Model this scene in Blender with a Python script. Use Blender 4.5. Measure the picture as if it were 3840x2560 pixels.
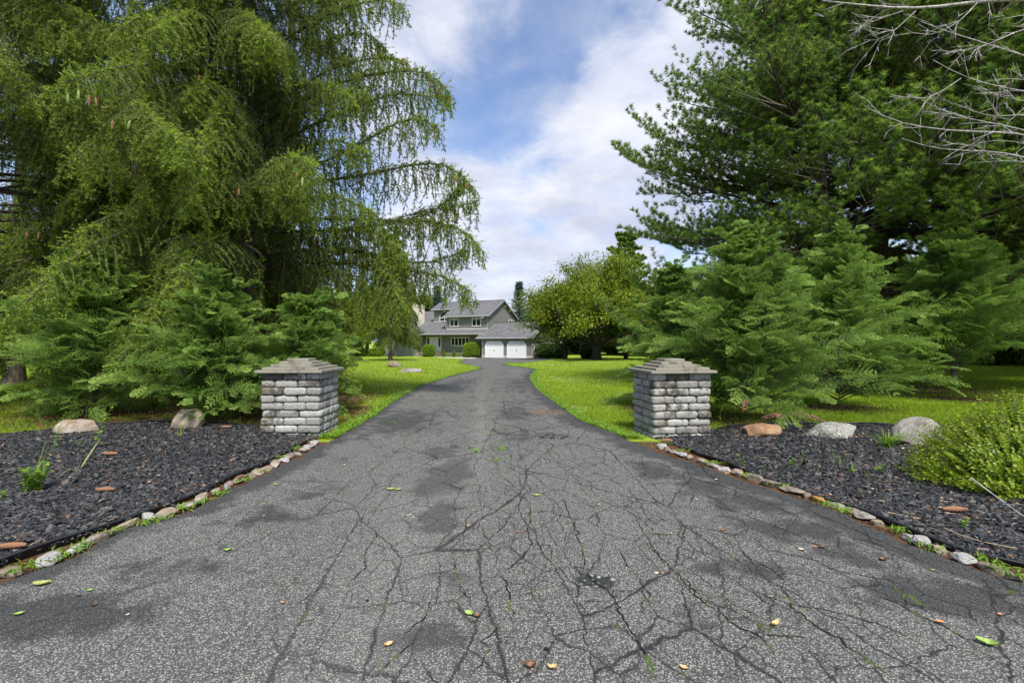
import bpy, bmesh, math, random
import numpy as np
from mathutils import Vector, Matrix
for _o in list(bpy.data.objects): bpy.data.objects.remove(_o)
SC = bpy.context.scene
COL = SC.collection
rad = math.radians
# ------------------------------------------------------------------ camera
CAMZ = 1.35; FL = 17.0; FPX = FL/36.0*3840.0
cam = bpy.data.cameras.new("camera"); cam.lens = FL; cam.sensor_width = 36.0; cam.clip_end = 3000; cam.clip_start = 0.05
camo = bpy.data.objects.new("camera", cam); COL.objects.link(camo)
camo.location = (0, 0, CAMZ); camo.rotation_euler = (rad(90), 0, 0)
SC.camera = camo
SC.view_settings.view_transform = 'Standard'; SC.view_settings.look = 'None'
SC.view_settings.exposure = 1.5; SC.view_settings.gamma = 1.0; SC.view_settings.use_curve_mapping = False
try:
    SC.cycles.max_bounces = 8; SC.cycles.diffuse_bounces = 4; SC.cycles.transmission_bounces = 6; SC.cycles.transparent_max_bounces = 6
except Exception: pass
# ------------------------------------------------------------------ sun and sky
SUN_AZ = math.atan2(0.22, -0.80); SUN_EL = rad(56)
sd = Vector((math.sin(SUN_AZ)*math.cos(SUN_EL), math.cos(SUN_AZ)*math.cos(SUN_EL), math.sin(SUN_EL)))
sl = bpy.data.lights.new("sun", 'SUN'); sl.energy = 2.1; sl.angle = rad(10.0); sl.color = (1.0, 0.96, 0.88)
slo = bpy.data.objects.new("sun", sl); COL.objects.link(slo)
slo.rotation_euler = sd.to_track_quat('Z', 'Y').to_euler(); slo.location = (20, -20, 40)

class NT:
    """small helper round a node tree"""
    def __init__(s, tree): s.t = tree; s.t.nodes.clear()
    def n(s, typ, props=None, **inp):
        nd = s.t.nodes.new(typ)
        for k, v in (props or {}).items(): setattr(nd, k, v)
        for k, v in inp.items():
            key = k.replace('_', ' ')
            sock = nd.inputs[int(k[1:])] if (k[0] == 'i' and k[1:].isdigit()) else nd.inputs[key]
            if isinstance(v, bpy.types.NodeSocket): s.t.links.new(v, sock)
            else: sock.default_value = v
        return nd
    def math(s, op, a, b=0.0, c=0.0, clamp=False):
        return s.n('ShaderNodeMath', {'operation': op, 'use_clamp': clamp}, i0=a, i1=b, i2=c).outputs[0]
    def mix(s, f, a, b, mode='MIX'):
        nd = s.t.nodes.new('ShaderNodeMix'); nd.data_type = 'RGBA'; nd.blend_type = mode; nd.clamp_factor = True
        for i, v in ((0, f), (6, a), (7, b)):
            if isinstance(v, bpy.types.NodeSocket): s.t.links.new(v, nd.inputs[i])
            else: nd.inputs[i].default_value = v if i == 0 else (tuple(v)+(1.0,))[:4]
        return nd.outputs[2]
    def ramp(s, f, a, b, t0=0.0, t1=1.0):
        return s.n('ShaderNodeMapRange', {'interpolation_type': 'SMOOTHSTEP'}, Value=f, From_Min=a, From_Max=b, To_Min=t0, To_Max=t1).outputs[0]
    def noise(s, vec, scale, detail=4.0, rough=0.55, dist=0.0):
        return s.n('ShaderNodeTexNoise', None, Vector=vec, Scale=scale, Detail=detail, Roughness=rough, Distortion=dist).outputs[0]
    def mapping(s, vec, scale=(1, 1, 1), loc=(0, 0, 0)):
        return s.n('ShaderNodeMapping', None, Vector=vec, Scale=scale, Location=loc).outputs[0]

W = bpy.data.worlds.new("World"); SC.world = W; W.use_nodes = True
w = NT(W.node_tree)
sky = w.n('ShaderNodeTexSky', {'sky_type': 'NISHITA', 'sun_disc': False, 'sun_elevation': SUN_EL, 'sun_rotation': SUN_AZ, 'air_density': 1.0, 'dust_density': 0.8, 'ozone_density': 1.6})
tc = w.n('ShaderNodeTexCoord').outputs['Generated']
sep = w.n('ShaderNodeSeparateXYZ', None, Vector=tc)
zz = w.math('ADD', w.math('MAXIMUM', sep.outputs[2], 0.0), 0.22)
pv = w.n('ShaderNodeCombineXYZ', None, X=w.math('DIVIDE', sep.outputs[0], zz), Y=w.math('DIVIDE', sep.outputs[1], zz), Z=0.3).outputs[0]
n1 = w.noise(w.mapping(pv, (1.0, 1.0, 1), (3.1, 0.4, 0)), 2.1, 10, 0.60, 0.35)
n2 = w.noise(w.mapping(pv, (1.2, 1.1, 1), (7.7, 2.2, 0)), 3.6, 8, 0.62, 0.3)
def skydir(u, v):
    return Vector(((u-1920)/FPX, 1.0, -(v-1280)/FPX)).normalized()
def blob(u, v, r, amp):
    d = skydir(u, v)
    dt = w.n('ShaderNodeVectorMath', {'operation': 'DOT_PRODUCT'}, i0=tc, i1=d)
    return w.math('MULTIPLY', w.ramp(dt.outputs['Value'], math.cos(rad(r)), 1.0), amp)
acc = None
for b in ((2560, 330, 16, .26), (2300, 560, 13, .18), (1950, 1050, 20, .34), (2200, 900, 14, .18), (1560, 120, 14, .12), (1650, 700, 12, .08), (2010, 290, 4, .16), (1900, 640, 6, .10),
          (1850, 430, 12, -.20), (2080, 760, 6, -.30), (1760, 480, 9, -.10), (2250, 120, 9, -.16), (2020, 180, 8, -.10)):
    bb = blob(*b); acc = bb if acc is None else w.math('ADD', acc, bb)
dens = w.math('ADD', w.math('ADD', w.math('MULTIPLY', n1, 0.95), w.math('MULTIPLY', n2, 0.42)), acc)
mask = w.ramp(dens, 0.56, 0.96)
mask = w.math('ADD', w.math('MULTIPLY', mask, 0.74), w.math('MULTIPLY', w.ramp(n2, .30, .75), .34), 0)
shade = w.ramp(w.noise(w.mapping(pv, (1, 1, 1), (1.3, 5.2, 0)), 2.0, 6, 0.6), 0.35, 0.7)
ccol = w.mix(shade, (3.2, 3.4, 4.15), (4.75, 4.85, 5.3))
skc = w.mix(1.0, sky.outputs[0], (0.98, 0.98, 1.06), 'MULTIPLY')
final = w.mix(mask, skc, ccol)
bg = w.n('ShaderNodeBackground', None, Color=final, Strength=0.072)
w.n('ShaderNodeOutputWorld', None, Surface=bg.outputs[0])

# ------------------------------------------------------------------ tools
RNG = np.random.default_rng(7)
def gz(Y):
    Y = np.asarray(Y, dtype=float)
    t = np.clip(Y-6.0, 0, 66.0)
    return -0.0165*(t - 1.0*(1-np.exp(-t/1.0)))
def gzf(y): return float(gz(y))
def at(u, v, dz=0.0):
    """point of the ground seen at photo pixel (u, v)"""
    k = (v-1280)/FPX; lo, hi = 0.3, 400.0
    for _ in range(60):
        m = .5*(lo+hi)
        if CAMZ - k*m > gzf(m): lo = m
        else: hi = m
    Y = .5*(lo+hi)
    return Vector(((u-1920)/FPX*Y, Y, gzf(Y)+dz))
def pt(u, v, Y):
    return Vector(((u-1920)/FPX*Y, Y, CAMZ-(v-1280)/FPX*Y))

def tag(o, label=None, cat=None, group=None, kind=None):
    if label: o['label'] = label
    if cat: o['category'] = cat
    if group: o['group'] = group
    if kind: o['kind'] = kind
    return o
def empty(name, loc, rz=0.0):
    o = bpy.data.objects.new(name, None); COL.objects.link(o); o.location = loc; o.rotation_euler = (0, 0, rz); o.empty_display_size = .2
    return o
def link(name, me, mat=None, parent=None, loc=None):
    o = bpy.data.objects.new(name, me); COL.objects.link(o)
    if mat is not None and not me.materials:
        for m in (mat if isinstance(mat, (list, tuple)) else [mat]): me.materials.append(m)
    if parent is not None: o.parent = parent
    if loc is not None: o.location = loc
    return o
def npmesh(name, V, loops, starts, attrs=None, smooth=False, midx=None):
    me = bpy.data.meshes.new(name)
    V = np.ascontiguousarray(V, dtype=np.float32).reshape(-1, 3)
    loops = np.ascontiguousarray(loops, dtype=np.int32).ravel(); starts = np.ascontiguousarray(starts, dtype=np.int32).ravel()
    me.vertices.add(len(V)); me.vertices.foreach_set('co', V.ravel())
    me.loops.add(len(loops)); me.loops.foreach_set('vertex_index', loops)
    me.polygons.add(len(starts)); me.polygons.foreach_set('loop_start', starts)
    if midx is not None: me.polygons.foreach_set('material_index', np.ascontiguousarray(midx, dtype=np.int32))
    me.update(calc_edges=True)
    me.polygons.foreach_set('use_smooth', np.full(len(starts), bool(smooth)))
    for k, a in (attrs or {}).items():
        at_ = me.attributes.new(k, 'FLOAT', 'POINT'); at_.data.foreach_set('value', np.ascontiguousarray(a, dtype=np.float32).ravel())
    me.validate(clean_customdata=False) if False else None
    return me
def polys(V, n, **k):
    """V: (m, n, 3) separate n-gons"""
    m = V.shape[0]
    return npmesh(k.pop('name', 'mesh'), V.reshape(-1, 3), np.arange(m*n), np.arange(m)*n, **k)
def nrm(a): return a/np.maximum(np.linalg.norm(a, axis=-1, keepdims=True), 1e-9)
def merge(parts):
    """parts: list of (V, F(list of arrays m x k), attrs dict)"""
    Vs = []; loops = []; starts = []; at_ = {}; off = 0; lo = 0
    keys = set().union(*[set(p[2].keys()) for p in parts])
    for V, Fs, A in parts:
        V = np.asarray(V).reshape(-1, 3); Vs.append(V)
        for F in Fs:
            F = np.asarray(F); loops.append((F+off).ravel()); starts.append(lo+np.arange(len(F))*F.shape[1]); lo += F.size
        for k in keys: at_.setdefault(k, []).append(np.broadcast_to(np.asarray(A.get(k, 0.0), dtype=float), (len(V),)))
        off += len(V)
    return np.concatenate(Vs), np.concatenate(loops), np.concatenate(starts), {k: np.concatenate(v) for k, v in at_.items()}
def mergemesh(name, parts, smooth=False):
    V, l, s, a = merge(parts); return npmesh(name, V, l, s, attrs=a, smooth=smooth)

def tubes(P, R, sides=5):
    """P (n,k,3), R (n,k): n tubes -> V, quads"""
    P = np.asarray(P, float); R = np.asarray(R, float); n, k, _ = P.shape
    T = np.empty_like(P); T[:, 1:-1] = P[:, 2:]-P[:, :-2]; T[:, 0] = P[:, 1]-P[:, 0]; T[:, -1] = P[:, -1]-P[:, -2]; T = nrm(T)
    ref = np.where(np.abs(T[..., 2:3]) > .9, np.array([1., 0, 0]), np.array([0, 0, 1.]))
    A = nrm(np.cross(T, ref)); B = np.cross(T, A)
    an = np.arange(sides)*2*np.pi/sides
    V = P[:, :, None, :] + R[:, :, None, None]*(np.cos(an)[None, None, :, None]*A[:, :, None, :]+np.sin(an)[None, None, :, None]*B[:, :, None, :])
    idx = np.arange(n*k*sides).reshape(n, k, sides)
    a = idx[:, :-1, :]; b = np.roll(a, -1, axis=2); c = idx[:, 1:, :]; d = np.roll(c, -1, axis=2)
    F = np.stack([a, b, d, c], -1).reshape(-1, 4)
    caps = idx[:, -1, ::-1] if False else idx[:, -1, :]
    return V.reshape(-1, 3), F, caps
def tubepart(P, R, sides=5, **attrs):
    V, F, caps = tubes(P, R, sides)
    return (V, [F, caps], attrs)
def resample(pts, k):
    pts = np.asarray([tuple(p) for p in pts], float); d = np.r_[0, np.cumsum(np.linalg.norm(np.diff(pts, axis=0), axis=1))]
    t = np.linspace(0, d[-1], k); out = np.stack([np.interp(t, d, pts[:, i]) for i in range(3)], 1)
    for _ in range(2): out[1:-1] = .25*out[:-2]+.5*out[1:-1]+.25*out[2:]
    return out
def needles(P0, P1, count, L, Wd, ang, rng, tip0=0.0, tip1=0.0):
    """count needles on every segment; returns V (m,3,3), tip (m,3), rnd (m,3)"""
    n = len(P0); m = n*count
    i = np.repeat(np.arange(n), count)
    f = rng.random(m)[:, None]
    p = P0[i]*(1-f)+P1[i]*f
    d = nrm(P1-P0)[i]
    r = nrm(rng.normal(size=(m, 3))); e = nrm(np.cross(d, r))
    a = rad(ang)*(.7+.6*rng.random(m))[:, None]
    nd = nrm(np.cos(a)*d+np.sin(a)*e)
    wv = nrm(np.cross(nd, nrm(rng.normal(size=(m, 3)))))*(Wd*.5)
    LL = (L*(.75+.5*rng.random(m)))[:, None]
    V = np.stack([p-wv, p+wv, p+nd*LL], 1)
    tt = (np.asarray(tip0)+(np.asarray(tip1)-np.asarray(tip0))*f[:, 0]) if np.isscalar(tip0) else (tip0[i]*(1-f[:, 0])+tip1[i]*f[:, 0])
    rr = .4*rng.random(m)+.6*rng.random(n)[i]
    return V, np.repeat(tt, 3), np.repeat(rr, 3)

def copy_tree(o, parent=None):
    c = o.copy(); COL.objects.link(c); c.parent = parent
    for ch in [x for x in bpy.data.objects if x.parent == o]: copy_tree(ch, c)
    return c

# ------------------------------------------------------------------ materials
def newmat(name):
    m = bpy.data.materials.new(name); m.use_nodes = True; return m, NT(m.node_tree)
def attr(t, name): return t.n('ShaderNodeAttribute', {'attribute_name': name}).outputs['Fac']
def finish(t, col, rough=0.8, bump=None, bs=0.3, bd=0.02, spec=0.3, metal=0.0):
    kw = {}
    if bump is not None: kw['Normal'] = t.n('ShaderNodeBump', None, Strength=bs, Distance=bd, Height=bump).outputs[0]
    b = t.n('ShaderNodeBsdfPrincipled', None, Base_Color=col if isinstance(col, bpy.types.NodeSocket) else tuple(col)+(1.0,), Roughness=rough, Metallic=metal, Specular_IOR_Level=spec, **kw)
    t.n('ShaderNodeOutputMaterial', None, Surface=b.outputs[0]); return b
def foliage(name, dark, light, fresh, trans=0.35, rough=0.55, clump=1.2, spec=0.25, back=None):
    m, t = newmat(name)
    oc = t.n('ShaderNodeTexCoord').outputs['Object']
    cl = t.ramp(t.noise(oc, clump, 3), 0.35, 0.65)
    f = t.math('ADD', t.math('MULTIPLY', attr(t, 'rnd'), 0.6), t.math('MULTIPLY', cl, 0.4))
    c = t.mix(f, dark, light)
    c = t.mix(attr(t, 'tip'), c, fresh)
    b = t.n('ShaderNodeBsdfPrincipled', None, Base_Color=c, Roughness=rough, Specular_IOR_Level=spec)
    tr = t.n('ShaderNodeBsdfTranslucent', None, Color=t.mix(0.5, c, (1.0, 1.0, 0.35), 'MULTIPLY') if False else c)
    mx = t.n('ShaderNodeMixShader', None, Fac=trans); t.t.links.new(b.outputs[0], mx.inputs[1]); t.t.links.new(tr.outputs[0], mx.inputs[2])
    t.n('ShaderNodeOutputMaterial', None, Surface=mx.outputs[0]); return m
def plain(name, col, rough=0.6, spec=0.3, var=0.15, scale=8.0, metal=0.0, bump=0.0):
    m, t = newmat(name)
    oc = t.n('ShaderNodeTexCoord').outputs['Object']
    nn = t.noise(oc, scale, 5)
    c = t.mix(nn, tuple(x*(1-var) for x in col), tuple(min(1, x*(1+var)) for x in col))
    finish(t, c, rough, nn if bump else None, bump, 0.01, spec, metal); return m
def bark(name, c1, c2, scale=14.0):
    m, t = newmat(name)
    oc = t.n('ShaderNodeTexCoord').outputs['Object']
    v = t.mapping(oc, (1, 1, .25)); nn = t.noise(v, scale, 6, .65)
    finish(t, t.mix(t.ramp(nn, .35, .65), c1, c2), .9, nn, .8, .03, .15); return m
M = {}
M['spruce'] = foliage('spruce_needles', (.070, .105, .016), (.155, .225, .028), (.36, .48, .06), .45, .5, .9)
M['pine'] = foliage('pine_needles', (.045, .115, .022), (.145, .265, .040), (.34, .47, .06), .45, .5, .7)
M['cypress'] = foliage('cypress_sprays', (.045, .11, .016), (.16, .31, .045), (.50, .66, .15), .45, .55, 1.6)
M['cherry'] = foliage('cherry_leaves', (.11, .175, .014), (.23, .31, .024), (.42, .47, .04), .5, .5, .5)
M['leafy'] = foliage('broad_leaves', (.05, .11, .016), (.11, .20, .024), (.22, .32, .035), .40, .5, .4)
M['bluefar'] = foliage('blue_spruce_needles', (.022, .060, .040), (.050, .105, .075), (.09, .17, .12), .2, .6, .8)
M['boxwood'] = foliage('boxwood_leaves', (.06, .14, .006), (.18, .30, .010), (.40, .48, .02), .35, .45, 3.0, .35)
M['hedge'] = foliage('clipped_leaves', (.07, .15, .012), (.15, .26, .018), (.28, .40, .03), .30, .5, 2.0)
M['darkleaf'] = foliage('glossy_dark_leaves', (.016, .045, .012), (.035, .080, .016), (.08, .15, .02), .2, .4, 2.0)
M['silver'] = foliage('silvery_leaves', (.14, .19, .08), (.26, .31, .15), (.36, .40, .20), .35, .5, 1.0)
M['grass'] = foliage('grass_blades', (.17, .27, .018), (.29, .39, .030), (.42, .48, .07), .35, .7, .6, .1)
M['weed'] = foliage('weed_leaves', (.09, .20, .015), (.16, .32, .03), (.28, .42, .05), .35, .5, 3.0)
M['bark'] = bark('conifer_bark', (.045, .036, .028), (.15, .125, .10))
M['twig'] = bark('grey_twig', (.11, .095, .07), (.27, .24, .19), 30)
M['dead'] = bark('bare_grey_wood', (.28, .26, .23), (.58, .55, .50), 30)
M['darkbark'] = bark('dark_bark', (.022, .018, .014), (.075, .062, .05))
M['soil'] = plain('soil', (.06, .04, .028), .95, .1, .4, 30, bump=.6)
# ================================================================== GROUND AND DRIVEWAY
LEFT_PX = [(0,2197),(167,2136),(258,2101),(361,2049),(451,2001),(509,1978),(644,1943),(709,1920),(812,1869),(915,1817),(1031,1763),(1134,1711),(1224,1663),(1289,1627),(1400,1563),(1456,1518),(1508,1487),(1578,1448),(1662,1420),(1727,1401),(1802,1384),(1798,1377),(1769,1371),(1727,1363),(1725,1357),(1746,1347),(1774,1344)]
RIGHT_PX = [(3840,2200),(3752,2175),(3656,2142),(3533,2097),(3405,2049),(3302,1994),(3192,1943),(3089,1904),(2980,1872),(2844,1824),(2722,1785),(2606,1743),(2484,1705),(2400,1672),(2335,1639),(2265,1611),(2186,1583),(2120,1536),(2055,1490),(2013,1457),(1992,1424),(1994,1405),(2013,1387),(1961,1377),(1914,1373),(1893,1367),(1898,1363),(1961,1360.5),(2008,1356),(2069,1349),(2069,1346)]
Lp = [(-30, -6.0), (-14, .4), (-7, 1.35), (-4.2, 2.05)]+[tuple(at(u, v)[:2]) for u, v in LEFT_PX]+[(-6.5, 76)]
Rp = [(30, -6.0), (14, .4), (7, 1.35), (4.2, 2.05)]+[tuple(at(u, v)[:2]) for u, v in RIGHT_PX]+[(4.4, 76)]
def edgefn(P):
    P = sorted(P, key=lambda p: p[1]); ys = np.array([p[1] for p in P]); xs = np.array([p[0] for p in P])
    return lambda Y: np.interp(Y, ys, xs)
XL = edgefn(Lp); XR = edgefn(Rp)
def in_poly(X, Y, poly):
    X = np.asarray(X); Y = np.asarray(Y); c = np.zeros(X.shape, bool); n = len(poly)
    for i in range(n):
        x1, y1 = poly[i]; x2, y2 = poly[(i+1) % n]
        if y1 == y2: continue
        c ^= ((y1 > Y) != (y2 > Y)) & (X < (x2-x1)*(Y-y1)/(y2-y1)+x1)
    return c
EDGE_LF = [(-60,2150),(122,2078),(250,2040),(419,1988),(619,1908),(773,1846),(857,1801),(967,1763),(1075,1700),(1150,1660)]
EDGE_LB = [(-700,1690),(0,1639),(393,1595),(553,1589),(630,1588),(774,1590),(970,1604)]
EDGE_RF = [(2640,1716),(2709,1743),(2838,1795),(2980,1843),(3095,1885),(3237,1933),(3366,1988),(3495,2043),(3624,2088),(3840,2130),(4050,2180)]
EDGE_RB = [(2690,1617),(2780,1602),(2955,1589),(3217,1597),(3348,1599),(3600,1612),(3840,1632),(4500,1690)]
elf = [tuple(at(u, v)[:2]) for u, v in EDGE_LF]; elb = [tuple(at(u, v)[:2]) for u, v in EDGE_LB]
erf = [tuple(at(u, v)[:2]) for u, v in EDGE_RF]; erb = [tuple(at(u, v)[:2]) for u, v in EDGE_RB]
elf = [(-8.5, 1.6), (-5.0, 2.25)]+elf
erf = erf+[(5.0, 2.3), (8.5, 1.65)]
BED_L = elf+[(-2.62, 6.75), (-2.75, 7.5)]+elb[::-1]+[(-12, 7.0)]
BED_R = [(1.97, 6.75)]+erf+[(12, 6.6)]+erb[::-1]+[(2.8, 7.6), (2.0, 7.2)]
CYP = [(-7.75, 9.0), (-5.05, 8.35), (-3.85, 9.1), (3.35, 10.0), (4.1, 8.5), (6.9, 10.2), (11.0, 12.0)]

def litter(X, Y):
    X = np.asarray(X, float); Y = np.asarray(Y, float); m = np.zeros(X.shape)
    for i, (cx, cy) in enumerate(CYP):
        r = 1.9 if i < 3 else 1.25
        m = np.maximum(m, np.clip(1.35-np.hypot(X-cx, (Y-cy)*1.0)/r, 0, 1))
    m = np.maximum(m, np.clip((-X-2.9)/1.0, 0, 1)*np.clip((Y-7.4)/.4, 0, 1)*np.clip((15.5-Y)/3, 0, 1)*np.clip((9.5+X)/2.0, .6, 1))
    m = np.maximum(m, 1.0*((X > XL(Y)-.75) & (X < XR(Y)+.75) & (Y < 6.6)))
    m = np.maximum(m, .7*np.clip(1-np.hypot(X-12, Y-16)/6, 0, 1)*1.6)
    m = np.maximum(m, np.clip(1.4-np.hypot(X+7.2, Y-13)/3.0, 0, 1))
    return np.clip(m, 0, 1)
def wob(X, Y, s=1.0):
    return (np.sin(X*1.7*s+Y*.9*s)+np.sin(X*-.8*s+Y*2.1*s+1.3)+np.sin(X*3.9*s+2)*np.sin(Y*3.3*s+.4))/3
def gridmesh(name, xs, ys, zf, attrsf):
    X, Y = np.meshgrid(xs, ys); Z = zf(X, Y); ny, nx = X.shape
    idx = np.arange(nx*ny).reshape(ny, nx)
    F = np.stack([idx[:-1, :-1], idx[:-1, 1:], idx[1:, 1:], idx[1:, :-1]], -1).reshape(-1, 4)
    return npmesh(name, np.stack([X, Y, Z], -1).reshape(-1, 3), F, np.arange(len(F))*4, attrs={k: f(X, Y).ravel() for k, f in attrsf.items()}, smooth=True)
xs = np.unique(np.r_[-900, -400, -200, -120, np.arange(-80, -20, 2.5), np.arange(-20, 20, .2), np.arange(20, 80, 2.5), 80, 120, 200, 400, 900])
ys = np.unique(np.r_[-60, -30, -15, np.arange(-8, 22, .2), np.arange(22, 90, 1.5), 90, 120, 200, 400, 900, 1500])
gm, t = newmat('lawn_ground')
oc = t.n('ShaderNodeTexCoord').outputs['Object']
na = t.noise(oc, .35, 5); nb = t.noise(oc, 3.5, 6, .65); nc = t.noise(oc, 45, 5, .7)
g = t.mix(t.ramp(na, .35, .65), (.18, .28, .018), (.28, .38, .028))
g = t.mix(t.math('MULTIPLY', t.ramp(t.noise(oc, .13, 4, .6), .45, .62), .5), g, (.24, .27, .06))
g = t.mix(t.ramp(nb, .4, .7), g, (.14, .23, .018))
g = t.mix(t.ramp(nc, .45, .7), g, (.32, .40, .06))
br = t.mix(t.ramp(nb, .35, .65), (.050, .026, .014), (.115, .060, .030))
br = t.mix(t.ramp(nc, .5, .62), br, (.19, .11, .06))
lf = t.ramp(t.math('ADD', attr(t, 'litter'), t.math('MULTIPLY', t.math('SUBTRACT', nb, .5), 1.1)), .32, .62)
finish(t, t.mix(lf, g, br), .95, nc, .7, .03, .1)
me = gridmesh('ground', xs, ys, lambda X, Y: gz(Y)+.012*wob(X, Y)*(np.abs(X) > 1), {'litter': litter})
# keep the ground a little under the driveway
go = tag(link('ground', me, gm), 'green lawn and needle-littered ground around the driveway', 'ground', kind='structure')

# --- driveway: rows between the two traced edges
rows = np.unique(np.r_[-6, -3, -1, 0, .6, np.arange(1.0, 8, .04), np.arange(8, 20, .1), np.arange(20, 76, .4)])
tcol = np.linspace(0, 1, 161)
YY = np.repeat(rows[:, None], len(tcol), 1)
ew = .03*np.sin(rows*7.0)+.02*np.sin(rows*17+1)+.015*np.sin(rows*31)
ew2 = .03*np.sin(rows*6.1+2)+.02*np.sin(rows*19+.5)+.015*np.sin(rows*29)
xl = XL(rows)+ew*np.clip(rows/8, .5, 2); xr = XR(rows)+ew2*np.clip(rows/8, .5, 2)
XX = xl[:, None]+(xr-xl)[:, None]*tcol[None]
def gauss(X, Y, u, v, ru, rv):
    """blob centred where the photo shows it; ru, rv radii in metres"""
    c = at(u, v); return np.exp(-(((X-c.x)/ru)**2+((Y-c.y)/rv)**2))
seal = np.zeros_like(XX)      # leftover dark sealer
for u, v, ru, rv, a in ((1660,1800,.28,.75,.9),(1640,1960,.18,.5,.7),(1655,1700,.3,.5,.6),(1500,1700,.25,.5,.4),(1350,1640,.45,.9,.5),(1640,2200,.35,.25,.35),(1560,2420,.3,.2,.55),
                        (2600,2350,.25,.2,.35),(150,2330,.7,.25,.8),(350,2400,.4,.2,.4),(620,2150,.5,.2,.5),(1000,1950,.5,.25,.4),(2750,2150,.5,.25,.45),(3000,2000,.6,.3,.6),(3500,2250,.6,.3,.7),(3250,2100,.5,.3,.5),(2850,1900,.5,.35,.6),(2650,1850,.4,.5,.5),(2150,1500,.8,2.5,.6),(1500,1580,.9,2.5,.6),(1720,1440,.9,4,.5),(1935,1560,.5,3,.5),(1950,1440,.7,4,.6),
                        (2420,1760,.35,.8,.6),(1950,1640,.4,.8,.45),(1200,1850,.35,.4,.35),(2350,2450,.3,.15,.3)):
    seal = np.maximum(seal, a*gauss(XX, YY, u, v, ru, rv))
dL = XX-xl[:, None]; dR = xr[:, None]-XX
seal = np.maximum(seal, .75*np.exp(-(dL/.28)**2)); seal = np.maximum(seal, .85*np.exp(-(dR/.38)**2))
worn = np.zeros_like(XX)      # pale worn wheel strip
cx = np.interp(YY, [4.5, 6, 8, 12, 18, 30, 40, 60], [-.33, -.40, -.52, -.80, -1.1, -1.0, -.9, -1.5])
worn = np.maximum(worn, .75*np.exp(-((XX-cx)/(.09+.005*YY))**2)*np.clip((YY-4.0)/2.5, 0, 1)*np.clip((30-YY)/18, .12, 1))
worn = np.maximum(worn, .4*np.exp(-((XX+.7)/.35)**2)*(YY < 6))
hole = np.zeros_like(XX)      # broken-up spots
for u, v, ru, rv, a in ((2230,2190,.13,.10,1.0),(2070,1642,.42,.35,.8),(1960,1470,.7,1.6,.5),(2130,1640,.35,.3,.5)):
    hole = np.maximum(hole, a*gauss(XX, YY, u, v, ru, rv))
mud = 1.0*gauss(XX, YY, 2050, 1549, .42, .34)
mud = np.maximum(mud, .5*gauss(XX, YY, 2000, 1545, .7, .35)); mud = np.maximum(mud, .35*gauss(XX, YY, 400, 2360, .12, .06))
ZZ = gz(YY)+.026-.020*hole*(.6+.4*wob(XX*6, YY*6))-.008*mud-.0*XX
ZZ[:, 0] -= .04; ZZ[:, -1] -= .04
ny, nx = XX.shape; idx = np.arange(nx*ny).reshape(ny, nx)
F = np.stack([idx[:-1, :-1], idx[:-1, 1:], idx[1:, 1:], idx[1:, :-1]], -1).reshape(-1, 4)

am, t = newmat('old_asphalt')
oc = t.n('ShaderNodeTexCoord').outputs['Object']
geo = t.n('ShaderNodeSeparateXYZ', None, Vector=oc)
wn = t.n('ShaderNodeTexNoise', None, Vector=oc, Scale=2.6, Detail=5.0, Roughness=.65)
wv = t.n('ShaderNodeVectorMath', {'operation': 'MULTIPLY_ADD'}, i0=wn.outputs['Color'], i1=(.12, .18, 0), i2=oc).outputs[0]
wn2 = t.n('ShaderNodeTexNoise', None, Vector=oc, Scale=15.0, Detail=6.0, Roughness=.7)
wv2 = t.n('ShaderNodeVectorMath', {'operation': 'MULTIPLY_ADD'}, i0=wn2.outputs['Color'], i1=(.06, .075, 0), i2=wv).outputs[0]
def crack(scale, ysc, width, loc):
    v = t.n('ShaderNodeTexVoronoi', {'feature': 'DISTANCE_TO_EDGE'}, Vector=t.mapping(wv2, (1, ysc, 0), loc), Scale=scale, Randomness=1.0)
    return v.outputs['Distance']
n_big = t.noise(oc, .7, 4); n_mid = t.noise(oc, 4.5, 6, .65); n_fine = t.noise(oc, 60, 4, .7)
wid = t.math('MULTIPLY', t.ramp(t.noise(oc, 3.1, 3), .38, .62), 1.0)
# wide network on the right of the lane and farther up, tighter alligator pattern inside it
reg = t.ramp(t.math('ADD', t.math('ADD', t.math('MULTIPLY', geo.outputs[0], .42), t.math('MULTIPLY', geo.outputs[1], .035)), t.math('MULTIPLY', n_big, .9)), -.55, .55)
c1 = crack(1.2, .42, .02, (3, 1, 0)); c2 = crack(3.6, .55, .02, (8, 5, 0)); c3 = crack(8.0, .65, .02, (1, 9, 0))
far = t.math('MULTIPLY', t.ramp(geo.outputs[1], 3.0, 16.0), 1.0)
fw = t.math('ADD', 1.45, t.math('MULTIPLY', t.ramp(geo.outputs[1], 3.0, 22.0), 2.2))
k1 = t.math('SUBTRACT', 1.0, t.ramp(c1, .0, t.math('MULTIPLY', fw, t.math('ADD', .003, t.math('MULTIPLY', wid, .005)))))
k2 = t.math('MULTIPLY', t.math('SUBTRACT', 1.0, t.ramp(c2, .0, t.math('MULTIPLY', fw, t.math('ADD', .006, t.math('MULTIPLY', wid, .011))))), reg)
k3 = t.math('MULTIPLY', t.math('SUBTRACT', 1.0, t.ramp(c3, .0, t.math('MULTIPLY', fw, t.math('ADD', .010, t.math('MULTIPLY', wid, .020))))), t.math('MULTIPLY', reg, t.ramp(t.noise(oc, 1.1, 4), .42, .60)))
k1 = t.math('MULTIPLY', k1, t.math('ADD', .35, t.math('MULTIPLY', reg, .65)))
kk = t.math('MAXIMUM', k1, t.math('MAXIMUM', t.math('MULTIPLY', k2, .9), t.math('MULTIPLY', k3, .75)))
st = t.n('ShaderNodeTexVoronoi', {'feature': 'F1'}, Vector=t.mapping(oc, (1, 1, 0)), Scale=120.0)
stc = t.n('ShaderNodeSeparateColor', None, Color=st.outputs['Color'])
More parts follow.
